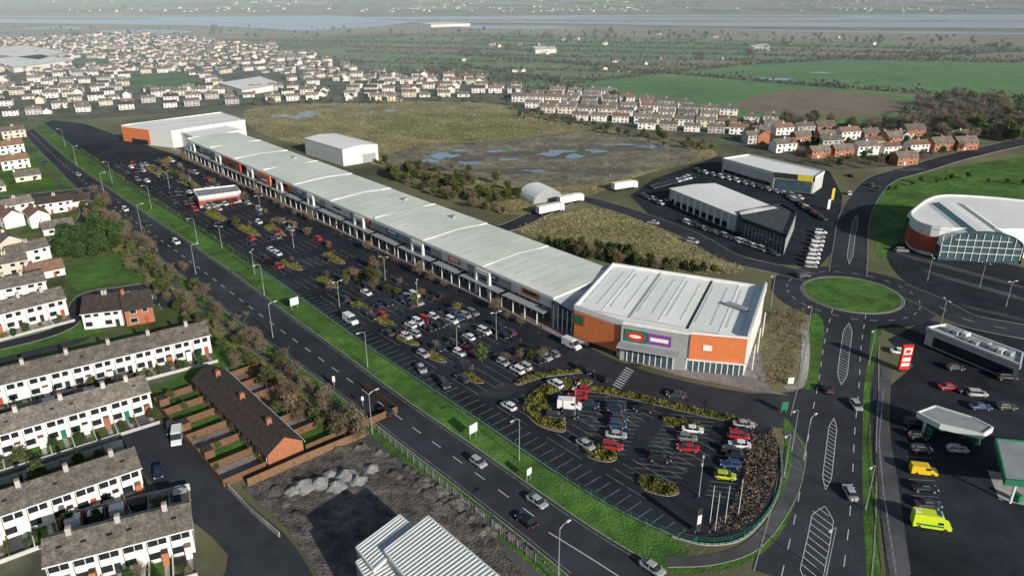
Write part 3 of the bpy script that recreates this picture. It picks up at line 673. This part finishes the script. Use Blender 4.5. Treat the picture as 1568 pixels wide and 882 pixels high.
for x in(-Rr,Rr): b.face([(x,0,0),(x,Lb,0),(x,Lb,5),(x,0,5)],glassb)
for k in range(-5,6): b.box((k*2.5,.35,5),(.18,.2,10-abs(k)*.5),frame)
for zz in(3,5.2,7.5): b.box((0,.3,zz),(25-max(0,zz-5)*3,.2,.18),frame)
b.obj('glazed_entrance_hall',(g0[0],g0[1],0),-.15)
b,P=shed('',[(1420,503),(1448,498),(1566,542),(1562,560)],4.5,greyr,mat('flat_roof_light',(.34,.35,.36),.7,.2,.3),par=.5,parm=cladl)
for i in range(9):
    q=lerp(lerp(P[0],P[3],.15+.09*i),lerp(P[1],P[2],.15+.09*i),random.uniform(.2,.7)); b.box((*q,5),(2,1.3,1),random.choice([steel,cladl,clad]),.5)
b.wall([P[3],P[0]],.6,3.6,4.6,clad); b.wall([lerp(P[0],P[3],.1),lerp(P[0],P[3],.95)],.3,.4,3,glass)
b.obj('restaurant_building')
def canopy(pts,z,m):
    P=GL(pts,z); b=MB(); b.prism(P,z-.9,z,m,mat('canopy_roof',(.28,.3,.3),.6,.15,.3)); 
    b.wall(P,.3,z-1,z+.25,m,True)
    c=sum(P)/len(P)
    for p in P[:4]: q=lerp(p,c,.25); b.tube((*q,0),(*q,z-.9),.25,.25,cladl,8); b.box((*(lerp(p,c,.38)),.8),(.9,1.4,1.6),green_p,.3)
    b.obj('petrol_station_canopy')
canopy([(1525,672),(1700,690),(1700,750),(1540,735)],6,green_p)
canopy([(1405,632),(1432,622),(1490,640),(1520,655),(1505,665),(1440,650)],4.5,cladl)
sheet('concrete_apron',GL([(1512,720),(1640,745),(1640,790),(1530,765)]),concrete,.075)
for pts,zr in(([(588,842),(656,790),(800,912),(700,985)],9),([(545,838),(612,788),(640,812),(572,872)],8.2),([(545,860),(575,842),(700,975),(640,1020)],7.4)):
    P=GL(pts,zr); b=MB()
    b.prism(P,0,zr-.1,clad)
    e=P[3]-P[0]; eL=np.linalg.norm(e); ng=int(eL/.7)
    for i in range(ng):
        a=lerp(P[0],P[3],i/ng);a2=lerp(P[0],P[3],(i+.7)/ng);a3=lerp(P[0],P[3],(i+1)/ng); q=lerp(P[1],P[2],i/ng);q2=lerp(P[1],P[2],(i+.7)/ng);q3=lerp(P[1],P[2],(i+1)/ng)
        b.face([(*a,zr),(*a2,zr+.1),(*q2,zr+.1),(*q,zr)],rf_grey); b.face([(*a2,zr+.1),(*a3,zr),(*q3,zr),(*q2,zr+.1)],cladl)
    b.wall(P,.2,zr-.4,zr+.12,cladl,True)
    b.obj('metal_roof_warehouse')
for pts in([(-60,78),(40,70),(100,80),(60,92)],[(-20,92),(60,84),(110,92),(20,104)],[(335,128),(400,118),(430,128),(370,138)],[(640,36),(690,34.5),(720,36),(660,38)],[(1150,70),(1175,68),(1180,71)],[(815,72),(850,71),(852,75),(820,76)]):
    b,P=shed('',pts,5,cladl,rf_white,par=.4,parm=clad); b.obj('industrial_building')
# ---------------- trees ----------------
def tree_leaf(seed,h,r,lm,n=900,ls=.35,asp=1):
    rg=np.random.default_rng(seed); b=MB(); b.tube((0,0,0),(0,0,h*.55),.22*h/8,.1*h/8,bark,6)
    cl=[]
    for i in range(14):
        a=rg.uniform(0,6.28); rr=r*rg.uniform(.2,.8); zz=h*rg.uniform(.35,.92); rr*=math.sin(math.pi*min(1,(zz/h)**.9))**.5+.1
        c=np.array([math.cos(a)*rr,math.sin(a)*rr,zz]); cl.append(c); b.tube((0,0,zz*.55),tuple(c),.08,.03,bark,4)
    C=np.concatenate([c+rg.normal(size=(n//14,3))*np.array([r*.26,r*.26,h*.085]) for c in cl])
    lq=leafq(C,ls,asp)
    V0=b.v; f=b.f
    vv=list(V0)+[tuple(x) for x in lq.reshape(-1,3)]; k=len(V0); ff=list(f)+[(k+4*i,k+4*i+1,k+4*i+2,k+4*i+3) for i in range(len(lq))]
    m2=bpy.data.meshes.new('tree'); m2.from_pydata(vv,[],ff); m2.materials.append(bark); m2.materials.append(lm)
    m2.polygons.foreach_set('material_index',[0]*len(f)+[1]*len(lq)); m2.update(); return m2
def tree_bare(seed,h,tw=leafb,nt=500):
    r=random.Random(seed); b=MB(); tips=[]
    def br(p,d,l,rad,lv):
        q=p+d*l; b.tube(p,q,rad,rad*.6,bark,4 if lv else 6)
        if lv>=3: tips.append((q,d)); return
        for i in range(3):
            nd=(d+Vector((r.uniform(-.8,.8),r.uniform(-.8,.8),r.uniform(-.1,.6)))).normalized(); br(q,nd,l*r.uniform(.6,.85),rad*.55,lv+1)
    br(Vector((0,0,0)),Vector((r.uniform(-.05,.05),0,1)),h*.3,.02*h,0)
    for i in range(nt):
        q,d=r.choice(tips); dd_=(d+Vector((r.uniform(-1,1),r.uniform(-1,1),r.uniform(-.3,1)))).normalized(); l=h*r.uniform(.06,.14)
        e=q+dd_*l; s=dd_.cross(Vector((r.random(),r.random(),r.random()))).normalized()*.035*h/8
        st=q-d*r.uniform(0,h*.08)
        b.face([st-s,st+s,e],tw)
    return b.mesh('bare_tree')
LT=[tree_leaf(i,8+i%3,3.2,leafg) for i in range(3)]; ET=[tree_leaf(10+i,9,2.6,leafd,1100) for i in range(3)]; OT=[tree_leaf(20+i,8,3,leafo,600,.28) for i in range(2)]
BT=[tree_bare(i,8) for i in range(4)]; TW=[tree_leaf(30+i,8,3.4,leafb,900,.3,.35) for i in range(3)]
def tput(p,kind,sc=1,name=None):
    me=random.choice(kind); nm={id(LT):'broadleaf_tree',id(ET):'evergreen_tree',id(OT):'autumn_tree',id(BT):'bare_tree',id(TW):'bare_tree'}[id(kind)]
    s=sc*random.uniform(.75,1.25); inst(name or nm,me,(p[0],p[1],hillz(*p)),random.uniform(0,6),(s,s,s*random.uniform(.85,1.15)))
for q in T: tput(q,random.choice([LT,TW,ET,TW]),random.uniform(.3,.65))
for q in GP: tput(q,random.choice([LT,ET,TW]),random.uniform(.12,.3),'garden_shrub')
def scatter(poly,n,kinds,sc):
    P=np.array(poly); k=0;tries=0
    while k<n and tries<n*30:
        tries+=1; q=np.array([random.uniform(P[:,0].min(),P[:,0].max()),random.uniform(P[:,1].min(),P[:,1].max())])
        if inside(q,poly): tput(q,random.choice(kinds),sc*random.uniform(.6,1.2)); k+=1
def along(P,step,jit,kinds,sc,skip=.1):
    for q in resample(P,step):
        if random.random()>skip: tput(q+rng.normal(size=2)*jit,random.choice(kinds),sc*random.uniform(.7,1.2))
scatter(GL([(590,262),(640,255),(720,275),(800,318),(760,338),(700,312),(620,288)]),100,[LT,TW,TW,LT],.5)
along(GL([(590,250),(640,258),(720,275),(800,312)]),5,3,[LT,TW],.45)
along(GL([(375,163),(500,157),(620,157),(760,158),(790,170),(900,195),(1000,213),(1100,232)]),8,3,[TW,LT,LT],.5)
scatter(GL([(780,168),(880,190),(1000,208),(1100,232),(1080,238),(900,205),(780,180)]),40,[TW,LT],.4)
scatter(GL([(1180,183),(1300,195),(1568,185),(1568,222),(1480,212),(1330,203),(1200,195)]),170,[TW,TW,TW,LT],.85)
scatter(GL([(1400,160),(1460,150),(1568,160),(1568,200),(1400,190)]),110,[TW,TW,TW,LT,OT],.95)
scatter(S3,50,[TW,LT,ET],.5)
along(GL([(1350,262),(1420,245),(1500,220),(1650,190)]),12,4,[TW,LT],.7)
scatter(GL([(820,372),(900,385),(1000,402),(1090,418),(1140,424),(1020,418),(900,398)]),80,[TW,LT,ET],.42)
along(GL([(835,375),(930,390),(1000,405)]),5,2,[LT],.45)
along(GL([(1345,295),(1400,285),(1470,275),(1568,285)]),7,1,[LT],.3)
scatter(GL([(480,85),(560,100),(700,108),(860,130),(1000,160),(850,140),(600,110)]),130,[TW,LT],.55)
scatter(GL([(0,58),(400,60),(640,52),(560,44),(300,42),(0,40)]),100,[TW,LT],.6)
scatter(GL([(540,62),(1568,75),(1568,60),(1000,50),(640,46)]),240,[TW,LT],.6)
scatter(GL([(85,395),(95,362),(140,350),(185,352),(200,380),(150,400)]),150,[ET],.5)
belt=spline(GL([(135,300),(160,330),(230,395),(300,462),(370,520),(430,570),(500,625),(550,660)]),4)
along(belt,2.4,2.2,[TW,TW,TW,BT],.5,.08); along(offs(belt,-3),3.,2.5,[TW,BT,LT],.45,.15); along(offs(belt,-6),4,2.5,[TW,LT],.35,.3)
for u,v,s in((425,622,1.1),(440,618,.9),(410,600,.8),(300,445,.5),(470,640,.7),(35,712,.6),(60,742,.6),(90,470,.7),(-10,505,.7)): tput(G(u,v),BT if s>.6 else LT,s)
along(offs([R(5,-5.5),R(Lr,-5.5)],0),6,.4,[BT,TW],.45,.2)
along(offs([R(5,-14),R(Lr+20,-14)],0),9,.6,[BT,TW,OT],.4,.25)
def bushes(name,polys,dens,h,size,m,asp=1,m2=None,avoid=None):
    Cs=[]
    for poly in polys:
        P=np.array(poly); mn,mx=P.min(0),P.max(0); n=int((mx-mn).prod()*dens)
        Q=rng.uniform(mn,mx,size=(n,2)); Q=np.array([q for q in Q if inside(q,poly) and not(avoid is not None and inside(q,avoid) and random.random()<.93)])
        if len(Q)==0: continue
        hh=h*(.55+.45*np.sin(Q[:,0]*1.3)*np.cos(Q[:,1]*1.1)+rng.uniform(-.2,.2,len(Q))); hh=np.maximum(hh,h*.35)
        Cs.append(np.c_[Q,rng.random(len(Q))**.6*hh])
    C=np.concatenate(Cs); mi=(rng.random(len(C))<.3).astype(int) if m2 else None
    return inst(name,quads(name,leafq(C,size,asp),[m,m2] if m2 else [m],mi))
bushes('ornamental_planting',[GL([(1180,480),(1232,476),(1240,500),(1222,560),(1205,592),(1168,590)]),GL([(1150,672),(1190,660),(1190,730),(1165,790),(1130,815),(1085,815),(1120,780),(1140,720)])],12,1.8,.2,leafb,.35,leafo)
bushes('rough_grass_tufts',[scrubP],.5,.4,.36,tuft,.5,leafg,avoid=mudP)
bushes('rough_grass_tufts',[plotP],1.3,.45,.32,tuft,.5,leafg)
def hedgeisland(pts,h=1.1):
    P=spline(GL(pts),4,True); b=MB(); b.prism(P,0,.16,kerbm,soil); b.obj('planted_island'); c=sum(P)/len(P); Q=[c+(p-c)*.93 for p in P]
    bushes('hedge',[Q],40,h,.2,leafy,1,leafg)
hedgeisland([(800,622),(815,600),(850,582),(905,583),(895,592),(850,600),(835,620),(865,650),(860,662),(820,650)])
hedgeisland([(890,682),(900,676),(935,688),(945,702),(930,708),(900,700)])
hedgeisland([(975,735),(990,730),(1030,742),(1040,755),(1020,760),(985,750)])
hedgeisland([(1015,640),(1045,642),(1075,652),(1075,660),(1040,656),(1018,650)],.9)
for pts in([(860,585),(955,600),(1075,628),(1150,645),(1150,652),(1070,636),(950,608),(862,592)],[(790,583),(830,572),(900,566),(902,570),(835,578),(795,590)]): hedgeisland(pts,.8)
for(u,v)in((553,470),(590,493),(623,520),(665,546),(722,578),(445,405),(510,395),(380,352),(420,352),(330,330),(500,432),(290,280),(240,262),(540,420)):
    hedgeisland([(u-16,v-5),(u-4,v-8),(u+16,v+5),(u+18,v+9),(u+4,v+8),(u-14,v)],.7); tput(G(u,v),BT,.5)
for a,c_ in(((505,445),(600,405)),((700,560),(840,545)),((360,352),(450,345)),((560,430),(640,470)),((250,255),(300,290))): along(GL([a,c_]),3,1,[TW,BT,LT],.42,.1)
bushes('hedge',[GL([(118,228),(124,228),(205,283),(300,346),(400,410),(396,412),(300,350),(200,287)])],6,1.2,.3,leafg)
lo=G(560,530)
def LP(s,t): return lo+dd*s+nn*t
# ---------------- vehicles ----------------
def carmesh(col,kind='hatch'):
    b=MB(); m=mat('car_paint_'+col[0],col[1],.3,.03,1,spec=.6)
    Lc={'hatch':4.1,'saloon':4.6,'suv':4.6}[kind]; W=1.8; hz={'hatch':1.48,'saloon':1.44,'suv':1.68}[kind]; zb={'hatch':.92,'saloon':.9,'suv':1.02}[kind]
    def ring(x0,x1,w,z,ch,zf=None):
        pts=[(x0,-w/2+ch),(x0+ch,-w/2),(x1-ch,-w/2),(x1,-w/2+ch),(x1,w/2-ch),(x1-ch,w/2),(x0+ch,w/2),(x0,w/2-ch)]
        return [(p[0],p[1],z if zf is None else zf(p[0])) for p in pts]
    l=Lc/2; rs=[ring(-l+.08,l-.1,W-.16,.25,.25),ring(-l,l,W,.5,.3),ring(-l+.03,l-.05,W,.72,.35),ring(-l+.12,l-.25,W-.16,0,.35,lambda x:zb-.16*max(0,(x-.6)/1.5) )]
    def loft(rs,m,cap=None):
        for a,c in zip(rs[:-1],rs[1:]):
            for i in range(8): j=(i+1)%8; b.face([a[i],a[j],c[j],c[i]],m)
        b.face(rs[-1],cap or m)
    loft(rs,m)
    xb={'hatch':-l+.15,'saloon':-l+.75,'suv':-l+.12}[kind]
    xr={'hatch':-l+.5,'saloon':-l+1.35,'suv':-l+.35}[kind]
    g0=ring(xb,l-.95,W-.2,zb-.06,.15); g1=ring(xr,l-1.65,W-.5,hz-.08,.15); g2=ring(xr+.12,l-1.78,W-.6,hz,.15)
    loft([g0,g1],glass,m); loft([g1,g2],m,m)
    for s in(-1,1):
        for x in(-l+.78,l-.85):
            b.tube((x,s*(W/2-.2),.33),(x,s*(W/2+.01),.33),.33,.33,dark,10); b.tube((x,s*(W/2),.33),(x,s*(W/2+.03),.33),.19,.17,steel,8)
        b.tube((-.1,s*(W/2-.1),zb-.05),(-.12,s*(W/2-.27),hz-.05),.05,.05,m,4)
        b.box((l-.18,s*.6,.66),(.22,.36,.14),frame); b.box((-l+.06,s*.65,.72),(.12,.28,.2),redp); b.box((l-1.2,s*(W/2+.08),zb+.02),(.14,.2,.14),m)
    b.box((l-.02,0,.48),(.06,1.0,.16),dark)
    return b.mesh('car_'+kind)
pal=[('black',(.012,.012,.014)),('navy',(.015,.025,.06)),('darkgrey',(.05,.052,.056)),('silver',(.4,.41,.42)),('white',(.75,.75,.75)),('red',(.42,.015,.02)),('blue',(.025,.07,.18)),('grey',(.18,.19,.2))]
CM={}
for p in pal:
    for k in('hatch','saloon','suv'): CM[(p[0],k)]=carmesh(p,k)
CM[('lime','hatch')]=carmesh(('lime',(.45,.55,.02)),'hatch')
def vanmesh(c,name='van',L=5.4,W=2.0,Hh=2.4,m=None,stripe=None):
    b=MB(); m=m or mat('van_paint_'+name,c,.35,.03,1,spec=.5); l=L/2
    pr=[(-l,.35),(l-.05,.35),(l,.9),(l-.9,1.2),(l-1.5,Hh-.15),(l-1.9,Hh),(-l+.1,Hh),(-l,Hh-.1)]
    for s in(-1,1): b.face([(x,s*W/2*(1 if z<1.5 else .94),z) for x,z in(pr if s<0 else pr[::-1])],m)
    for i in range(len(pr)):
        a,c_=pr[i],pr[(i+1)%len(pr)]; mm=glass if i==3 else m
        wa=W/2*(1 if a[1]<1.5 else .94); wc=W/2*(1 if c_[1]<1.5 else .94)
        b.face([(a[0],-wa,a[1]),(c_[0],-wc,c_[1]),(c_[0],wc,c_[1]),(a[0],wa,a[1])][::-1],mm)
    for s in(-1,1):
        b.box((l-1.9,s*W/2*.97,1.6),(.9,.08,.5),glass)
        for x in(-l+1,l-1): b.tube((x,s*(W/2-.25),.36),(x,s*(W/2+.02),.36),.36,.36,dark,10)
        if stripe: b.box((-.4,s*(W/2+.02),1.0),(L*.7,.03,.35),stripe)
    if stripe: b.box((l-2.0,0,Hh+.1),(.4,1.4,.2),mat('blue_beacon',(.02,.08,.5),.3)); b.box((-l+.6,0,Hh+.05),(.8,.9,.1),frame)
    return b.mesh(name)
VAN=vanmesh((.75,.75,.75)); YV=vanmesh((.75,.5,.02),'yellow_van',4.8,1.9,2.0); AMB=vanmesh((.6,.75,.03),'ambulance',6.2,2.2,2.9,stripe=green_p)
def car(u,v,h,c='k',name='parked_car',kind=None):
    cmap={'k':'black','n':'navy','d':'darkgrey','s':'silver','w':'white','r':'red','b':'blue','g':'grey'}
    p=G(u,v+1) if u is not None else v
    if c=='v': inst('delivery_van' if name=='parked_car' else name,VAN,(p[0],p[1],.08),h); return
    if c=='l': inst(name,CM[('lime','hatch')],(p[0],p[1],.08),h); return
    inst(name,CM[(cmap[c],kind or random.choice(['hatch','saloon','suv']))],(p[0],p[1],.08),h)
hr=angD
MV='moving_car'
for u,v,h,c in((592,633,angD+math.pi,'k'),(732,710,angD,'s'),(822,770,angD,'s'),(806,800,angD+math.pi,'k'),(998,872,angD,'s'),(180,310,angD+math.pi,'n'),(192,322,angD,'w'),(225,345,angD,'k'),(155,290,angD,'d'),(70,250,angD,'k'),(120,268,angD,'s'),(270,372,angD,'w'),(1310,622,-1.65,'s'),(1301,757,1.5,'s'),(1266,598,1.5,'k'),(1303,270,1.8,'k'),(1300,297,1.3,'w'),(1230,424,.3,'d'),(1060,371,-.6,'s'),(1000,342,2.6,'s'),(1335,285,1,'d')): car(u,v,h,c,MV)
inst('delivery_van',VAN,(*G(537,494),.08),angD); inst('delivery_van',VAN,(*G(872,625),.08),-.15); inst('delivery_van',VAN,(*G(875,532),.08),angD);inst('delivery_van',VAN,(*G(272,674),.08),angD-.4)
for u,v,c in((262,659,'d'),(243,725,'n'),(645,566,'s'),(680,590,'d'),(150,783,'k'),(230,460,'w'),(240,465,'k')): car(u,v,angD-.3,c)
hn=-.18
for u,v,c in((890,598,'r'),(884,609,'r'),(877,616,'r'),(872,638,'k'),(942,627,'n'),(948,642,'d'),(945,653,'b'),(943,668,'s'),(937,686,'r'),(1052,672,'g'),(1053,688,'r'),(1010,704,'k'),(1138,652,'s'),(1134,663,'k'),(1130,670,'r'),(1132,683,'w'),(1120,692,'d'),(1118,713,'b'),(1110,731,'l'),(1035,606,'d'),(902,622,'n'),(985,628,'k'),(1128,700,'k'),(1060,660,'w'),(850,640,'d')): car(u,v,hn+math.pi*(random.random()<.5),c)
for i in range(9): car(1253-i*1.9+3,357+i*6.5,hn-.1,random.choice('wwws'))
for i in range(22):
    t=i/22; car(1052+t*140,342+t*50,-1.1+random.uniform(-.1,.1),random.choice('ddkwsgd'))
for i in range(14): car(1068+i*12,262+i*3.2,-1.3,random.choice('wwsdk'))
for i in range(13): car(985+i*7+random.uniform(-2,2),303+i*1.7+random.uniform(-3,3),-1.2,random.choice('kkdwsg'))
for i in range(10): car(1205+i*6,300+i*4,-1.1,random.choice('krdws'))
for i in range(12): car(1000+i*5.4,288-i*1.5,-1.2,random.choice('kkdws'))
for u,v,c in((1377,540,'w'),(1405,670,'k'),(1410,690,'d'),(1465,690,'s'),(1495,605,'s'),(1452,595,'r'),(1380,385,'g'),(1462,565,'d'),(1540,625,'d'),(1415,750,'k'),(1420,775,'d'),(1480,600,'k'),(1400,650,'n'),(1500,625,'b'),(1540,580,'k')): car(u,v,-.1,c)
inst('yellow_van',YV,(*G(1413,725),.08),-.2)
inst('ambulance',AMB,(*G(1424,806),.08),-.25)
clusters=[(G(690,490),22,.88),(G(790,543),12,.6),(G(600,500),12,.3),(G(430,360),14,.4),(G(350,290),38,.38),(G(250,250),45,.42),(G(150,215),50,.5),(G(330,320),14,.4)]
for k in range(-15,6):
    s0=k*16.4-2
    for sgn in(0,1):
        sc_=s0+sgn*5.2
        for j in range(1,15):
            t=5.5+j*2.5
            if t>34: continue
            q=LP(sc_,t)
            pr=.04
            for c,r,pp in clusters:
                pr=max(pr,pp*math.exp(-(np.linalg.norm(q-c)/r)**2*.7))
            if random.random()<pr: car(None,q+np.array([random.uniform(-.2,.2),random.uniform(-.2,.2)]),hr+(math.pi if random.random()<.5 else 0)+random.uniform(-.05,.05),random.choice('kkkkdddnnssswwwgrb'))
            a=LP(sc_-2.4,t-1.25);c2=LP(sc_+2.4,t-1.25); ribbon(mk,[a,c2],.09,paintw,.058)
for j in range(130):
    a=LP(-195+j*2.5,1.0); ribbon(mk,[a,a+nn*4.5],.09,paintw,.058)
def bays(A,B,n,ln,hd):
    A=G(*A);B=G(*B); e=np.array([math.cos(hd),math.sin(hd)])*ln/2
    for i in range(n+1): q=lerp(A,B,i/n); ribbon(mk,[q-e,q+e],.09,paintw,.06)
bays((908,595),(868,640),8,10,hn); bays((962,610),(920,692),14,10,hn); bays((1065,632),(1000,735),16,10,hn); bays((1140,648),(1100,760),18,5,hn)
bays((1400,640),(1420,800),14,5,-.1); bays((1380,390),(1568,440),24,10,-1.2); bays((1430,420),(1568,458),20,10,-1.2); bays((1480,470),(1568,490),12,5,-1.2)
for i in range(9): p=lerp(G(945,592),G(964,566),i/8); ribbon(mk,[p-dd*1.3,p+dd*1.3],.35,paint,.1)
mk.obj('road_markings')
def truck(u,v,h):
    b=MB(); b.box((-1,0,2.5),(10.5,2.5,2.7),white); b.box((-1,0,1.0),(10.5,1.0,.3),dark); b.box((5.5,0,1.75),(2.0,2.4,2.5),cladl); b.box((6.52,0,2.2),(.08,2.1,.9),glass); b.box((5.3,0,3.3),(1.4,2.1,.6),cladl)
    for x in(-5,-3.8,-2.6,5.3,2.6):
        for s in(-1,1): b.tube((x,s*.9,.5),(x,s*1.26,.5),.5,.5,dark,10)
    b.obj('articulated_lorry',(*G(u,v),0.06),h)
truck(873,312,.6);truck(842,327,.6);truck(956,291,.5)
# ---------------- street furniture ----------------
def lamp(h=10,double=False,arm=1.6):
    b=MB(); b.tube((0,0,0),(0,0,1.2),.14,.13,steel,8); b.tube((0,0,1.2),(0,0,h-.4),.1,.06,steel,8)
    for s in((-1,1) if double else(1,)):
        b.tube((0,0,h-.4),(s*arm*.5,0,h),.06,.05,steel,6); b.tube((s*arm*.5,0,h),(s*arm,0,h+.05),.05,.05,steel,6); b.box((s*(arm+.35),0,h+.05),(.8,.3,.15),cladl)
    return b.mesh('street_lamp')
LM=lamp();LD=lamp(8,True,.9)
for u,v in((570,664),(418,517),(855,882),(300,420),(217,353),(160,300),(118,255),(1230,705)): inst('street_lamp',LM,(*G(u,v),0),angD+1.57)
for u,v in((795,705),(563,563),(405,452),(303,375),(232,320),(172,280),(100,225),(1235,520),(1212,690),(1200,730),(1330,560),(1325,780),(1180,470),(1265,880)): inst('street_lamp',LM,(*G(u,v),0),angD-1.57)
for u,v in((390,420),(340,380),(450,380),(520,470),(640,470),(700,540),(760,520),(590,430),(260,290),(880,640),(1070,760),(400,330),(1440,500),(1500,440),(1420,430),(1540,470)): inst('car_park_lamp',LD,(*G(u,v),0),random.uniform(0,3))
b=MB(); P=resample([*fence,*corner],3.0)
for p in P: b.box((*p,.75),(.08,.08,1.5),green_p)
for zz in(.35,.9,1.4): b.wall(P,.05,zz-.03,zz+.03,green_p)
b.obj('green_mesh_fence')
b=MB(); P=resample(GL([(572,657),(640,715),(740,797),(830,870),(860,900)]),2.2)
for p in P: b.box((*p,1.0),(.1,.1,2.0),steel)
for zz in(.4,1.8): b.wall(P,.06,zz-.04,zz+.04,steel)
for p in resample(P,.5): b.box((*p,.95),(.05,.03,1.8),steel)
b.obj('palisade_fence')
b=MB(); P=resample(GL([(380,745),(470,705),(560,668)]),2.2); b.wall(P,.12,0,1.8,wood); b.obj('timber_yard_fence')
b=MB(); b.wall(GL([(350,748),(385,785),(428,822)]),.25,0,1.1,concrete); b.obj('boundary_wall')
b=MB(); P=resample(GL([(1352,600),(1345,680),(1352,760),(1372,890)]),2)
for p in P: b.box((*p,.5),(.07,.07,1.0),steel)
for zz in(.5,1.0): b.wall(P,.05,zz-.03,zz+.03,steel)
b.obj('pedestrian_guardrail')
def board(u,v,w,h,z,m,rot,name,posts=2,back=None):
    b=MB(); b.box((0,0,z+h/2),(w,.15,h),m)
    for s in((-1,1) if posts==2 else(0,)): b.tube((s*w*.35,.15,0),(s*w*.35,.15,z+h*.9),.08,.08,steel,6)
    if back: b.box((0,-.1,z+h*.5),(w*.7,.08,h*.4),back)
    b.obj(name,(*G(u,v),0),rot)
board(452,474,2.6,2.2,1.5,white,.8,'billboard_sign'); board(725,671,2.2,2.0,1.5,white,.8,'billboard_sign'); board(810,736,1.2,1.4,1.5,white,.8,'road_sign')
board(512,592,.6,1.6,1.2,white,.3,'road_sign',1); board(556,622,.5,.9,1.6,white,.3,'road_sign',1);board(1200,632,1.6,2,.8,green_p,.2,'direction_sign'); board(1210,590,1.4,1.6,.5,white,.1,'direction_sign')
board(1068,815,1.2,4.5,.6,dark,.5,'totem_sign',2,white)
b=MB(); b.box((0,0,3.9),(2.6,.7,6.6),redp); b.box((0,-.4,5.6),(2.0,.1,1.7),white); b.box((0,-.4,3.4),(2.0,.1,.9),white); b.box((0,-.4,2.0),(2.0,.1,.8),white); b.box((0,-.43,5.6),(1.2,.08,1.0),redp); b.box((0,0,.3),(1.6,.9,.6),dark)
b.obj('restaurant_totem_sign',(*G(1382,568),0),.1)
b=MB()
for i,(u,v) in enumerate(((1087,800),(1095,812),(1110,800),(1130,790))):
    p=G(u,v); b.tube((*p,0),(*p,8),.07,.05,frame,6)
b.obj('flag_poles')
board(1274,308,1.2,5,.5,yel,.2,'dealership_totem_sign'); board(1268,322,1.2,4,.5,frame,.2,'dealership_totem_sign')
for u,v,r in((465,745,2.4),(490,740,2.2),(515,745,2.0),(530,728,2.1),(548,736,1.8),(568,718,1.6),(448,752,1.5),(505,726,1.4)):
    bpy.ops.mesh.primitive_ico_sphere_add(subdivisions=4,radius=1); o=bpy.context.object; o.name='gravel_heap'
    for vt in o.data.vertices:
        x,y,zz=vt.co; rr=math.hypot(x,y); k=1+.15*math.sin(5*x+u)*math.cos(4*y+v)+random.uniform(-.05,.05); vt.co=(x*k*r,y*k*r,max(-.1,(1-rr**1.1))*r*.65*k if zz>=0 else -.1)
    o.location=(*G(u,v),0.05); o.data.materials.append(mat('pale_gravel',(.22,.22,.22),.95,.25,1.5,scale2=4))
# ---------------- atmosphere, light, camera ----------------
bpy.ops.mesh.primitive_cube_add(size=1,location=(0,3900,125)); hz_=bpy.context.object; hz_.name='atmosphere_haze'; hz_.scale=(11000,7000,260)
m=bpy.data.materials.new('haze'); m.use_nodes=True; nt=m.node_tree; nt.nodes.clear(); o=nt.nodes.new('ShaderNodeOutputMaterial'); vs=nt.nodes.new('ShaderNodeVolumeScatter')
vs.inputs['Color'].default_value=(.60,.84,1,1); vs.inputs['Density'].default_value=.00038; vs.inputs['Anisotropy'].default_value=-.25; nt.links.new(vs.outputs[0],o.inputs['Volume']); hz_.data.materials.append(m)
EL=math.radians(21); saz=np.array([.6,-.8])
L=Vector((-saz[0]*math.cos(EL),-saz[1]*math.cos(EL),-math.sin(EL)))
sd=bpy.data.lights.new('sun','SUN'); sd.energy=5.0; sd.angle=math.radians(.5); sd.color=(1,.95,.86); so=bpy.data.objects.new('sun',sd); so.rotation_euler=L.to_track_quat('-Z','Y').to_euler(); COL.objects.link(so)
W=bpy.data.worlds.new('World'); S.world=W; W.use_nodes=True; nt=W.node_tree; sk=nt.nodes.new('ShaderNodeTexSky'); sk.sky_type='NISHITA'; sk.sun_disc=False; sk.sun_elevation=EL; sk.sun_rotation=math.atan2(saz[0],saz[1])
nt.links.new(sk.outputs[0],nt.nodes['Background'].inputs[0]); nt.nodes['Background'].inputs[1].default_value=.085
S.view_settings.view_transform='Standard'; S.view_settings.look='None'; S.view_settings.exposure=0
cd=bpy.data.cameras.new('camera'); co=bpy.data.objects.new('camera',cd); co.location=(0,0,H); co.rotation_euler=(math.pi/2-PITCH,0,0); cd.sensor_width=36; cd.lens=36*F/1568; cd.clip_end=20000; cd.clip_start=.5; COL.objects.link(co); S.camera=co
print('objects',len(bpy.data.objects))
